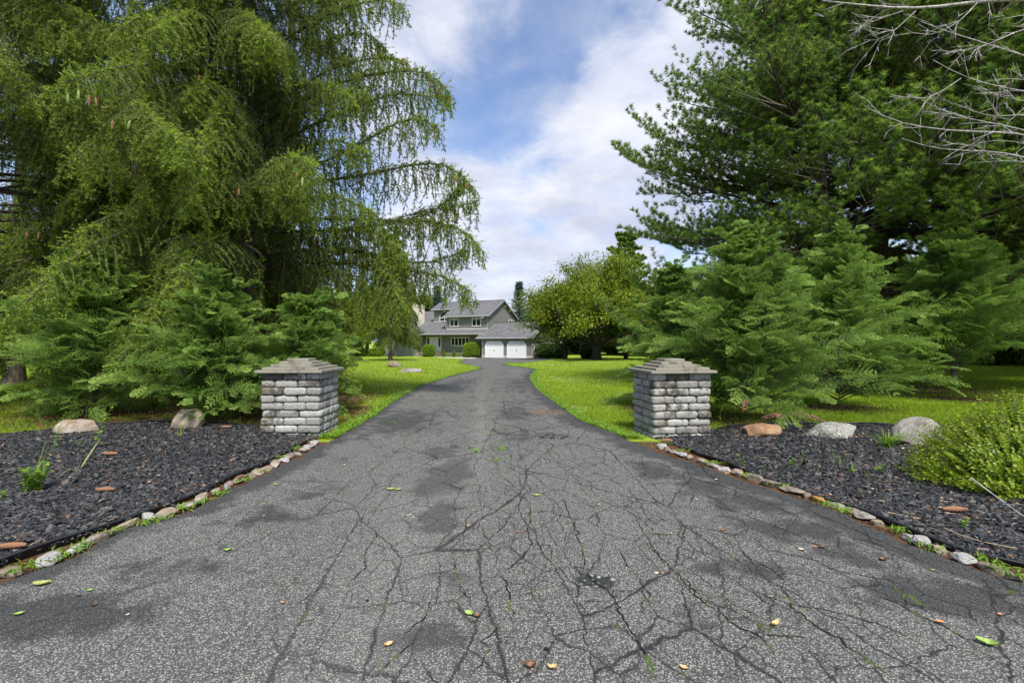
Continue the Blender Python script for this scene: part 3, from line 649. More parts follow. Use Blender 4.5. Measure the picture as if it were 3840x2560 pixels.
RM = {'tan': rockmat('tan_rock', (.22, .15, .09), (.38, .34, .28), (.46, .44, .40), 3.5, .58), 'orange': rockmat('orange_rock', (.22, .11, .055), (.33, .21, .12), (.38, .27, .17), 4),
      'lichen': rockmat('lichen_rock', (.15, .145, .12), (.26, .25, .22), (.40, .41, .36), 5, .50), 'grey': rockmat('grey_rock', (.17, .15, .125), (.31, .29, .26), (.42, .40, .36), 5),
      'brown': rockmat('brown_rock', (.13, .105, .08), (.28, .23, .17), (.36, .32, .27), 5), 'white': rockmat('pale_rock', (.26, .25, .235), (.42, .41, .39), (.52, .51, .48), 6),
      'rust': rockmat('rust_rock', (.26, .14, .04), (.46, .28, .09), (.20, .22, .06), 5)}
def boulder(u, v, size, rz, mat, seed, label, cuts=9, rough=.06, top=None, name='boulder', dz=0.0):
    p = at(u, v); V = rock_v(ICO, size, np.random.default_rng(seed), cuts, rough, top)
    c, s = math.cos(rz), math.sin(rz); V = V@np.array([[c, s, 0], [-s, c, 0], [0, 0, 1]]); V -= 0
    me = npmesh(name, V, ICOF, np.arange(len(ICOF))*3, smooth=False)
    o = link(name, me, RM[mat], None, (p.x, p.y, p.z+size[2]*.32+dz)); tag(o, label, 'boulder'); return o
boulder(300, 1624, (.31, .21, .18), .25, 'tan', 3, 'long tan and grey boulder at the back edge of the left mulch bed', 13, .06)
boulder(700, 1606, (.27, .2, .23), -.1, 'brown', 19, 'pointed tan boulder standing between the left bed and the small evergreen', 10, .06)
boulder(2852, 1634, (.36, .24, .185), .05, 'orange', 28, 'flat-topped rusty orange boulder just right of the right pillar', 18, .06, .55)
boulder(3115, 1640, (.40, .25, .20), -.12, 'lichen', 33, 'broad grey boulder speckled with pale lichen in the right bed', 14, .05, .62)
boulder(3440, 1665, (.42, .28, .27), .5, 'grey', 46, 'large grey-tan boulder half hidden behind the yellow-green boxwood', 9, .05)
boulder(1482, 1376, (.62, .4, .36), .2, 'brown', 57, 'craggy dark brown boulder on the left lawn near the house', 12, .08)
boulder(1540, 1395, (.62, .34, .24), 0, 'grey', 61, 'low flat grey boulder lying on the left lawn', 9, .05, .5)

ORD = ['first','second','third','fourth','fifth','sixth','seventh','eighth','ninth','tenth','eleventh','twelfth','thirteenth','fourteenth','fifteenth','sixteenth','seventeenth','eighteenth','nineteenth','twentieth','twenty-first','twenty-second','twenty-third','twenty-fourth','twenty-fifth','twenty-sixth','twenty-seventh','twenty-eighth','twenty-ninth','thirtieth','thirty-first','thirty-second','thirty-third','thirty-fourth','thirty-fifth','thirty-sixth']
CN = {'tan': 'tan', 'orange': 'rusty orange', 'lichen': 'lichen-speckled grey', 'grey': 'grey', 'brown': 'brown', 'white': 'pale grey', 'rust': 'ochre-stained'}
def border(pl, side, seed, skip=(), special={}):
    rng = np.random.default_rng(seed); P = np.array([tuple(at(u, v)[:2]) for u, v in pl])
    d = np.r_[0, np.cumsum(np.linalg.norm(np.diff(P, axis=0), axis=1))]; s = .03; i = 0; out = []
    while s < d[-1]-.08:
        L = (.07+.17*rng.random())
        q = s+L*.5; x = np.interp(q, d, P[:, 0]); y = np.interp(q, d, P[:, 1]); x2 = np.interp(q+.05, d, P[:, 0]); y2 = np.interp(q+.05, d, P[:, 1])
        if not any(a < q < b for a, b in skip):
            out.append((x, y, math.atan2(y2-y, x2-x), L)); 
        s += L*(.92+.12*rng.random()); i += 1
    for i, (x, y, a, L) in enumerate(out):
        cm = special.get(i) or ['grey', 'tan', 'white', 'brown', 'grey', 'tan', 'white'][rng.integers(7)]
        V = rock_v(ICO3, (L*(.45+.2*rng.random()), .03+.045*rng.random(), .022+.03*rng.random()), rng, 14, .06, .65)
        a += rng.normal()*.35; c, s_ = math.cos(a), math.sin(a); V = V@np.array([[c, s_, 0], [-s_, c, 0], [0, 0, 1]])
        me = npmesh('border_stone', V, ICO3F, np.arange(len(ICO3F))*3)
        o = link('border_stone', me, RM[cm], None, (x, y, gzf(y)+.016+.016*rng.random()))
        ends = 'the left pillar' if side == 'left' else 'the right pillar'
        tag(o, '%s border stone, %s along the %s asphalt edge counting from the pillar' % (CN[cm], ORD[i], side), 'stone', 'small stones bordering the %s bed' % side)
off = lambda L, dx, dy: [(u+dx, v+dy) for u, v in L]
border([(1190,1662),(1140,1692),(1020,1756),(905,1806),(800,1858),(700,1906),(633,1930),(500,1966),(440,1990),(352,2036),(250,2088),(150,2128),(0,2172),(-160,2225)], 'left', 71, ())
border([(2470,1672),(2520,1700),(2615,1730),(2730,1771),(2852,1810),(2990,1857),(3100,1891),(3205,1932),(3315,1982),(3418,2033),(3545,2083),(3668,2128),(3765,2160),(3900,2208),(4000,2245)], 'right', 72, ((2.93, 3.10),), {13: 'rust', 2: 'brown'})

# ================================================================== BED EDGING
em = plain('black_plastic', (.022, .024, .030), .38, .5, .2, 20)
def edging(P, h, label, th=.012):
    P = resample([(x, y, 0) for x, y in P], 90)[:, :2]; T = np.gradient(P, axis=0); N = nrm(np.stack([-T[:, 1], T[:, 0]], 1))*th/2
    z = gz(P[:, 1]); hz = h+.012*np.sin(np.arange(len(P))*.35)
    rings = []
    for k, (o_, zz_) in enumerate(((-1, -.02), (-1, 'h'), (-1.7, 'h2'), (-1.7, 'h3'), (1.7, 'h3'), (1.7, 'h2'), (1, 'h'), (1, -.02))):
        zt = {'h': hz, 'h2': hz+.002, 'h3': hz+.014}.get(zz_, zz_) if isinstance(zz_, str) else np.full(len(P), zz_)
        rings.append(np.concatenate([P+N*o_, (z+zt)[:, None]], 1))
    V = np.stack(rings, 1); n, k, _ = V.shape; idx = np.arange(n*k).reshape(n, k)
    F = np.stack([idx[:-1], np.roll(idx, -1, 1)[:-1], np.roll(idx, -1, 1)[1:], idx[1:]], -1).reshape(-1, 4)
    o = link('garden_edging', npmesh('garden_edging', V.reshape(-1, 3), F, np.arange(len(F))*4, smooth=True), em); tag(o, label, 'garden edging', 'black plastic bed edging')
edging(elf, .036, 'black plastic edging strip along the front of the left mulch bed beside the driveway')
edging(elb, .040, 'black plastic edging strip along the back of the left mulch bed')
edging(erf, .036, 'black plastic edging strip along the front of the right mulch bed beside the driveway')
edging(erb, .040, 'black plastic edging strip along the back of the right mulch bed')

# ================================================================== HOUSE
TH = rad(28)
house = empty('house', (2.85, 67.9, -1.01), -TH)
tag(house, 'grey two-storey house with shingled roofs and attached two-car garage at the end of the driveway', 'house')
sid, t = newmat('grey_siding'); oc = t.n('ShaderNodeTexCoord').outputs['Object']; sp = t.n('ShaderNodeSeparateXYZ', None, Vector=oc)
gr = t.math('FRACT', t.math('MULTIPLY', t.math('ADD', sp.outputs[0], sp.outputs[1]), 3.3)); gv = t.ramp(gr, .0, .10)
nn = t.noise(oc, 1.2, 4); c = t.mix(nn, (.175, .172, .150), (.215, .21, .185)); c = t.mix(t.math('MULTIPLY', t.math('SUBTRACT', 1.0, gv), .45), c, (.10, .10, .085)); finish(t, c, .75, gv, .6, .02, .2)
shi, t = newmat('roof_shingles'); oc = t.n('ShaderNodeTexCoord').outputs['Object']
bk = t.n('ShaderNodeTexBrick', {'offset': .5}, Vector=oc, Scale=1.0, Color1=(.085, .088, .09, 1), Color2=(.18, .18, .182, 1), Mortar=(.045, .045, .047, 1), Mortar_Size=.02, Brick_Width=.42, Row_Height=.24)
n3 = t.noise(oc, 7, 5, .7); n4 = t.noise(oc, .5, 3)
c = t.mix(t.math('MULTIPLY', n3, .7), bk.outputs[0], t.mix(t.ramp(n3, .4, .6), (.065, .07, .07), (.23, .222, .225))); c = t.mix(t.math('MULTIPLY', t.ramp(n4, .4, .65), .25), c, (.16, .155, .16))
finish(t, c, .9, bk.outputs['Fac'], .4, .02, .15)
wht = plain('white_paint', (.78, .79, .78), .5, .3, .03, 2); trimg = plain('grey_trim', (.30, .30, .275), .6, .3, .08, 3)
glassm, t = newmat('window_glass'); finish(t, (.018, .028, .026), .06, spec=.7)
cream = plain('cream_stucco', (.66, .60, .47), .9, .2, .14, 3, bump=.5); found = plain('foundation', (.50, .45, .34), .9, .2, .12, 3)
woodm = plain('stoop_wood', (.27, .23, .17), .8, .2, .2, 6); blk = plain('black_metal', (.02, .02, .022), .4, .5)
lanm = plain('lantern_metal', (.28, .27, .25), .4, .5); gut = plain('gutter_metal', (.42, .43, .42), .4, .4, .05)
bm_ = lambda: bmesh.new()
def addbox(bm, x0, x1, y0, y1, z0, z1):
    bmesh.ops.create_cube(bm, size=1, matrix=Matrix.Translation(((x0+x1)/2, (y0+y1)/2, (z0+z1)/2))@Matrix.Diagonal((abs(x1-x0), abs(y1-y0), abs(z1-z0), 1)))
def prism(bm, poly, ax, a0, a1):
    """extrude polygon (2D) along axis ax ('a' or 'b') between a0 and a1"""
    f = (lambda p, q: (q, p[0], p[1])) if ax == 'a' else (lambda p, q: (p[0], q, p[1]))
    A = [bm.verts.new(f(p, a0)) for p in poly]; B = [bm.verts.new(f(p, a1)) for p in poly]; n = len(poly)
    bm.faces.new(A); bm.faces.new(B[::-1])
    for i in range(n): bm.faces.new((A[i], B[i], B[(i+1) % n], A[(i+1) % n]))
def build(bm, name, mat, parent, loc=None, bevel=0):
    if bevel: bmesh.ops.bevel(bm, geom=bm.edges[:], offset=bevel, segments=1, affect='EDGES')
    bmesh.ops.recalc_face_normals(bm, faces=bm.faces); me = bpy.data.meshes.new(name); bm.to_mesh(me); bm.free(); return link(name, me, mat, parent, loc)
# walls
b = bm_(); prism(b, [(0.0, .35), (8.0, .35), (8.0, 3.0), (4.0, 5.05), (0.0, 2.85)], 'a', -8.30, 0.0); build(b, 'garage_wall', sid, house)
b = bm_(); addbox(b, -8.30, .03, -.03, 8.0, -.15, .347); fo = build(b, 'foundation', found, house)
RIDGE = 9.0
b = bm_(); prism(b, [(1.95, 3.2), (11.1, .5), (11.1, 6.05), (6.4, RIDGE-.22), (1.95, 6.20)], 'a', -16.1, -8.42); build(b, 'upper_wall', sid, house)
b = bm_(); prism(b, [(4.4, 4.6), (11.1, .5), (11.1, 6.05), (6.4, RIDGE-.22), (4.4, 7.62)], 'a', -20.4, -16.103); build(b, 'upper_wall', sid, house)
b = bm_(); addbox(b, -21.05, -8.45, 2.3, 10.9, .55, 3.9); build(b, 'front_wall', sid, house)
b = bm_(); addbox(b, -21.05, -8.45, 2.27, 10.9, -.2, .548); build(b, 'foundation', found, house)
b = bm_(); addbox(b, -28.5, -21.06, 1.25, 12.0, -.1, 3.2); prism(b, [(1.25, 3.201), (12, 3.201), (12, 3.6), (7.0, 6.5)], 'a', -28.5, -21.06); build(b, 'wing_wall', plain('pale_siding', (.40, .39, .37), .75, .2, .1, 2), house)
# roofs
def slab(b, p, ax, a0, a1, th=.16):
    """roof slab: p=((b0,h0),(b1,h1)) profile extruded along a"""
    (x0, z0), (x1, z1) = p; prism(b, [(x0, z0), (x1, z1), (x1, z1-th), (x0, z0-th)], ax, a0, a1)
b = bm_(); prism(b, [(-.45, 2.90), (4.0, 5.30), (8.4, 2.95), (8.4, 2.77), (4.0, 5.10), (-.45, 2.72)], 'a', -8.395, .35)
prism(b, [(-.45, 2.90), (.9, 3.628), (.9, 3.45), (-.45, 2.72)], 'a', -9.1, -8.398); build(b, 'garage_roof', shi, house)
b = bm_(); prism(b, [(1.40, 6.30), (6.4, RIDGE+.02), (11.5, 6.10), (11.5, 5.92), (6.4, RIDGE-.17), (1.40, 6.12)], 'a', -16.5, -8.0)
zb = 6.30+(3.95-1.4)*(RIDGE+.02-6.30)/5.0
prism(b, [(3.95, zb), (6.4, RIDGE+.02), (11.5, 6.10), (11.5, 5.92), (6.4, RIDGE-.17), (3.95, zb-.18)], 'a', -20.8, -16.503); build(b, 'main_roof', shi, house)
sl = .53
b = bm_(); prism(b, [(.62, 3.56), (1.98, 3.56+sl*1.36), (1.98, 3.38+sl*1.36), (.62, 3.38)], 'a', -16.1, -8.2)
prism(b, [(.62, 3.56), (4.42, 3.56+sl*3.8), (4.42, 3.38+sl*3.8), (.62, 3.38)], 'a', -20.4, -16.103)
prism(b, [(.62, 3.56), (7.0, 3.56+sl*6.38), (7.0, 3.32+sl*6.38), (.62, 3.32)], 'a', -21.45, -20.403); build(b, 'lower_roof', shi, house)
b = bm_(); prism(b, [(.95, 3.10), (8.2, 7.75), (13, 4.4), (13, 4.2), (8.2, 7.55), (.95, 2.92)], 'a', -29, -21.46); build(b, 'wing_roof', shi, house)
# fascia, gutters, rakes
def bar(name, p, q, wy, hz_, mat, parent=None):
    b = bm_(); p = Vector(p); q = Vector(q); d = q-p; m = Matrix.Translation((p+q)/2)@d.to_track_quat('X', 'Z').to_matrix().to_4x4()@Matrix.Diagonal((d.length, wy, hz_, 1))
    bmesh.ops.create_cube(b, size=1, matrix=m); return build(b, name, mat, parent or house)
bar('gutter', (-9.1, -.50, 2.84), (.35, -.50, 2.84), .11, .12, gut)
bar('gutter', (-21.45, .57, 3.50), (-8.2, .57, 3.50), .11, .12, gut)
bar('gutter', (-16.5, 1.35, 6.24), (-8.0, 1.35, 6.24), .11, .12, gut)
bar('gutter', (-20.8, 3.90, zb-.06), (-16.51, 3.90, zb-.06), .11, .12, gut)
bar('rake_board', (-7.98, 1.4, 6.20), (-7.98, 6.4, RIDGE-.09), .03, .20, trimg)
bar('rake_board', (-7.98, 6.4, RIDGE-.09), (-7.98, 11.5, 6.0), .03, .20, trimg)
bar('rake_board', (-8.18, .62, 3.45), (-8.18, 1.95, 4.15), .03, .18, trimg)
bar('rake_board', (-21.48, .62, 3.42), (-21.48, 7.0, 6.80), .03, .22, trimg)
bar('rake_board', (.37, -.45, 2.80), (.37, 4.0, 5.19), .03, .18, trimg)
bar('ridge_cap', (-20.8, 6.4, RIDGE+.035), (-7.98, 6.4, RIDGE+.035), .22, .04, plain('dark_shingle', (.07, .07, .075), .9, .2))
bar('ridge_cap', (-8.39, 4.0, 5.315), (.36, 4.0, 5.315), .2, .04, bpy.data.materials['dark_shingle'])
bar('flashing', (-16.1, 1.93, 4.32), (-8.42, 1.93, 4.32), .03, .08, wht)
bar('flashing', (-20.4, 4.37, 5.66), (-16.1, 4.37, 5.66), .03, .08, wht)
bar('flashing', (-8.415, 1.0, 3.75), (-8.415, 4.0, 5.37), .03, .07, plain('flash_dark', (.12, .12, .12), .6))
# corner boards
bar('corner_board', (-8.22, -.015, .35), (-8.22, -.015, 2.8), .03, .14, trimg); bar('corner_board', (-.07, -.015, .35), (-.07, -.015, 2.8), .03, .14, trimg)
bar('corner_board', (-8.50, 1.94, 4.35), (-8.50, 1.94, 6.15), .03, .14, trimg); bar('corner_board', (-16.02, 1.94, 4.35), (-16.02, 1.94, 6.15), .03, .14, trimg)
# chimney
b = bm_(); addbox(b, -24.7, -22.9, 4.0, 5.0, 2.9, 9.0); ch = build(b, 'chimney', cream, house)
b = bm_(); addbox(b, -24.75, -22.85, 3.95, 5.05, 9.0, 9.12); build(b, 'chimney_cap', plain('red_clay', (.42, .16, .09), .8), ch)
b = bm_(); addbox(b, -24.1, -23.5, 4.25, 4.75, 9.12, 9.4); build(b, 'flue', plain('red_flue', (.35, .17, .11), .8), ch)
def window(a0, a1, h0, h1, bb, panes, name='window', depth=.07, wf=.09, ax='b'):
    """frame with glass panes on plane b=bb facing front"""
    b = bm_()
    addbox(b, a0, a1, bb-depth, bb, h1-wf, h1); addbox(b, a0, a1, bb-depth, bb, h0, h0+wf)
    n = panes; xs_ = np.linspace(a0, a1, n+1)
    for i, x in enumerate(xs_):
        x0 = x if i == 0 else (x-wf if i == n else x-wf/2); addbox(b, x0, x0+wf, bb-depth+.002, bb-.002, h0+wf, h1-wf)
    f = build(b, name, wht, house)
    for i in range(n):
        b = bm_(); addbox(b, xs_[i]+.03, xs_[i+1]-.03, bb-.03, bb-.012, h0+.03, h1-.03); build(b, 'pane', glassm, f)
    return f
window(-15.42, -12.0, 1.66, 3.0, 2.3, 5)
w1 = window(-15.43, -13.79, 4.69, 6.0, 1.95, 2); w2 = window(-11.26, -9.65, 4.69, 6.0, 1.95, 2)
shm = plain('roller_shade', (.10, .13, .11), .8)
for w_, (p, q) in ((w1, (-15.3, -13.9)), (w2, (-11.15, -9.75))):
    b = bm_(); addbox(b, p, q, 1.90, 1.915, 5.68, 5.9); build(b, 'shade', plain('shade_top', (.22, .25, .22), .8), w_)
# small window in the gable wall
b = bm_()
for z0, z1, y0, y1 in ((5.82, 5.9, 8.6, 10.4), (5.2, 5.28, 8.6, 10.4), (5.28, 5.82, 8.6, 8.69), (5.28, 5.82, 9.46, 9.55), (5.28, 5.82, 10.31, 10.4)): addbox(b, -8.42, -8.36, y0, y1, z0, z1)
f = build(b, 'window', wht, house); b = bm_(); addbox(b, -8.42, -8.395, 8.65, 10.35, 5.24, 5.86); build(b, 'pane', glassm, f)
# arched window
b = bm_(); ca, rr, hs, hb = -18.2, 1.05, 6.30, 5.68; seg = 24
def ring(b, r0, r1, y0, y1):
    for i in range(seg):
        t0, t1 = math.pi*i/seg, math.pi*(i+1)/seg
        P = [(ca+r*math.cos(tt), hs+r*math.sin(tt)) for r, tt in ((r0, t0), (r1, t0), (r1, t1), (r0, t1))]
        prism(b, P, 'b', y0, y1)
ring(b, rr-.11, rr, 4.32, 4.4)
for args in ((-19.25, -17.15, 4.325, 4.4, 6.22, 6.31), (-19.25, -17.15, 4.325, 4.4, 5.68, 5.77), (-19.25, -19.14, 4.325, 4.4, 5.77, 6.22), (-17.26, -17.15, 4.325, 4.4, 5.77, 6.22), (-18.25, -18.15, 4.325, 4.4, 5.77, 6.22)): addbox(b, *args)
aw = build(b, 'arched_window', wht, house)
b = bm_(); prism(b, [(ca+1.0*math.cos(math.pi*i/seg), hs+.02+1.0*math.sin(math.pi*i/seg)) for i in range(seg+1)], 'b', 4.36, 4.385); build(b, 'pane', glassm, aw)
b = bm_(); addbox(b, -19.2, -17.2, 4.36, 4.385, 5.72, 6.28); build(b, 'pane', glassm, aw)
# front door
b = bm_(); addbox(b, -20.35, -17.35, 2.22, 2.3, 3.0, 3.12); addbox(b, -20.35, -20.23, 2.22, 2.3, .68, 3.0); addbox(b, -17.47, -17.35, 2.22, 2.3, .68, 3.0)
addbox(b, -19.72, -19.62, 2.222, 2.3, .68, 3.0); addbox(b, -18.05, -17.95, 2.222, 2.3, .68, 3.0); addbox(b, -20.23, -19.72, 2.25, 2.3, .68, 1.5); addbox(b, -17.95, -17.47, 2.25, 2.3, .68, 1.5)
fd = build(b, 'door_frame', wht, house)
for x0 in (-19.61, -18.83):
    b = bm_(); addbox(b, x0, x0+.765, 2.25, 2.29, .68, 2.98)
    for zz_ in ((.8, 1.5), (1.62, 2.2), (2.3, 2.85)):
        for xx_ in (.08, .42): addbox(b, x0+xx_, x0+xx_+.26, 2.235, 2.25, *zz_)
    d_ = build(b, 'front_door', wht, house)
    b = bm_(); hx = x0+.70 if x0 < -19 else x0+.06; addbox(b, hx-.02, hx+.02, 2.17, 2.235, 1.5, 1.85); build(b, 'handle', blk, d_)
for x0, x1 in ((-20.2, -19.75), (-17.92, -17.5)):
    b = bm_(); addbox(b, x0+.14, x1-.12, 2.262, 2.28, 1.6, 2.85); build(b, 'sidelight', glassm, fd)
b = bm_(); addbox(b, -21.0, -17.2, .9, 2.26, .42, .58); addbox(b, -21.0, -17.0, .55, 2.2, .22, .34); addbox(b, -21.0, -16.8, .2, 2.2, -.1, .12); addbox(b, -20.9, -17.4, 1.0, 2.26, -.1, .42)
build(b, 'stoop', woodm, house)
b = bm_(); addbox(b, -17.0, -10.9, 2.05, 2.262, .40, .56); build(b, 'ledge', plain('ledge', (.44, .41, .33), .8), house)
# garage doors with clipped corners
for a0, a1 in ((-7.71, -4.60), (-4.02, -.92)):
    c_ = .42; wt = .13; h_ = 2.42
    outer = [(a0, .02), (a0, h_-c_), (a0+c_, h_), (a1-c_, h_), (a1, h_-c_), (a1, .02)]
    inner = [(a0+wt, .02), (a0+wt, h_-c_-.05), (a0+c_+.05, h_-wt), (a1-c_-.05, h_-wt), (a1-wt, h_-c_-.05), (a1-wt, .02)]
    b = bm_()
    for i in range(5): prism(b, [outer[i], outer[i+1], inner[i+1], inner[i]], 'b', -.085, -.032)
    gd = bm_(); 
    for k in range(4):
        z0 = .0+k*(h_-.13)/4; z1 = z0+(h_-.13)/4-.02
        prism(gd, [(a0+wt-.02, z0), (a0+wt-.02, min(z1, h_-c_-.04)), (a0+wt-.02+max(0, z1-(h_-c_-.04)), z1), (a1-wt+.02-max(0, z1-(h_-c_-.04)), z1), (a1-wt+.02, min(z1, h_-c_-.04)), (a1-wt+.02, z0)] if z1 > h_-c_-.04 else [(a0+wt-.02, z0), (a0+wt-.02, z1), (a1-wt+.02, z1), (a1-wt+.02, z0)], 'b', -.050, -.034)
        for q in range(1, 3):
            zz_ = z0+.19*q; addbox(gd, a0+.45, a1-.45, -.056, -.050, zz_, zz_+.02)
    prism(gd, [(a0+wt-.03, .0), (a0+wt-.03, h_-c_-.03), (a0+c_+.03, h_-wt+.01), (a1-c_-.03, h_-wt+.01), (a1-wt+.03, h_-c_-.03), (a1-wt+.03, .0)], 'b', -.0335, -.031)
    g_ = build(gd, 'garage_door', wht, house); build(b, 'trim', wht, g_)
    b = bm_(); x = (a0+a1)/2; addbox(b, x-.03, x+.03, -.09, -.056, .95, 1.2); build(b, 'handle', blk, g_)
# lanterns
def lantern(a, bb, h):
    b = bm_(); bmesh.ops.create_cone(b, cap_ends=True, segments=6, radius1=.09, radius2=.06, depth=.24, matrix=Matrix.Translation((a, bb-.16, h)))
    bmesh.ops.create_cone(b, cap_ends=True, segments=6, radius1=.12, radius2=.01, depth=.13, matrix=Matrix.Translation((a, bb-.16, h+.19)))
    addbox(b, a-.03, a+.03, bb-.16, bb-.02, h+.22, h+.26); addbox(b, a-.05, a+.05, bb-.022, bb-.001, h-.25, h+.28); bmesh.ops.create_cone(b, cap_ends=True, segments=6, radius1=.02, radius2=.06, depth=.1, matrix=Matrix.Translation((a, bb-.16, h-.17)))
    build(b, 'lantern', lanm, house)
lantern(-8.02, -.03, 1.95); lantern(-20.6, 2.3, 2.62); lantern(-17.0, 2.3, 2.62)
# downspouts, flood light, meter, house numbers
def pipe(name, pts, r, mat, k=None):
    k = k or 14; P = resample(pts, k); V, l, s, a = merge([tubepart(P[None], np.full((1, k), r), 6)]); return link(name, npmesh(name, V, l, s, smooth=True), mat, house)
pipe('downspout', [(.25, -.5, 2.8), (.22, -.35, 2.55), (.08, -.1, 2.45), (.06, -.08, 2.3), (.06, -.08, .05)], .045, gut, 30)
pipe('downspout', [(-16.35, 1.38, 6.15), (-16.25, 1.9, 5.85), (-16.22, 1.9, 5.2), (-16.22, 1.9, 4.5)], .04, gut)
pipe('downspout', [(-20.6, 3.95, 7.5), (-20.55, 4.3, 7.2), (-20.52, 4.3, 6.4), (-20.5, 4.3, 5.8)], .04, gut)
pipe('conduit', [(.10, .35, .1), (.10, .35, 1.5), (.10, .35, 2.4)], .03, wht)
b = bm_(); addbox(b, .0, .16, .45, .75, 1.2, 1.7); bmesh.ops.create_cone(b, cap_ends=True, segments=12, radius1=.11, radius2=.11, depth=.12, matrix=Matrix.Translation((.2, .6, 1.5))@Matrix.Rotation(rad(90), 4, 'Y')); build(b, 'electric_meter', lanm, house)
b = bm_(); addbox(b, -9.25, -9.0, 1.5, 1.7, 6.02, 6.1); bmesh.ops.create_uvsphere(b, u_segments=10, v_segments=6, radius=.11, matrix=Matrix.Translation((-8.95, 1.45, 5.97))); bmesh.ops.create_uvsphere(b, u_segments=10, v_segments=6, radius=.11, matrix=Matrix.Translation((-9.25, 1.45, 5.97))); build(b, 'flood_light', plain('flood', (.6, .6, .58), .4), house)
for ch_, ax_ in (('7', -4.50), ('6', -4.24)):
    cu = bpy.data.curves.new('digit', 'FONT'); cu.body = ch_; cu.size = .27; cu.extrude = .012; cu.align_x = 'CENTER'
    tmp = bpy.data.objects.new('tmp', cu); COL.objects.link(tmp); bpy.context.view_layer.update()
    me = bpy.data.meshes.new_from_object(tmp.evaluated_get(bpy.context.evaluated_depsgraph_get())); bpy.data.objects.remove(tmp)
    o = link('house_number', me, blk, house, (ax_, -.018, 1.88)); o.rotation_euler = (rad(90), 0, 0)
# ================================================================== EVERGREENS
def rot_z(a): return np.array([[math.cos(a), -math.sin(a), 0], [math.sin(a), math.cos(a), 0], [0, 0, 1]])
def bend_trunk(H, r0, r1, rng, k=16, wobble=.06):
    z = np.linspace(-.15, H, k); P = np.stack([np.cumsum(rng.normal(size=k))*wobble*.3, np.cumsum(rng.normal(size=k))*wobble*.3, z], 1); P[:, :2] -= P[0, :2]
    R = r0+(r1-r0)*np.linspace(0, 1, k)**.8; R[0] *= 1.35; return P, R

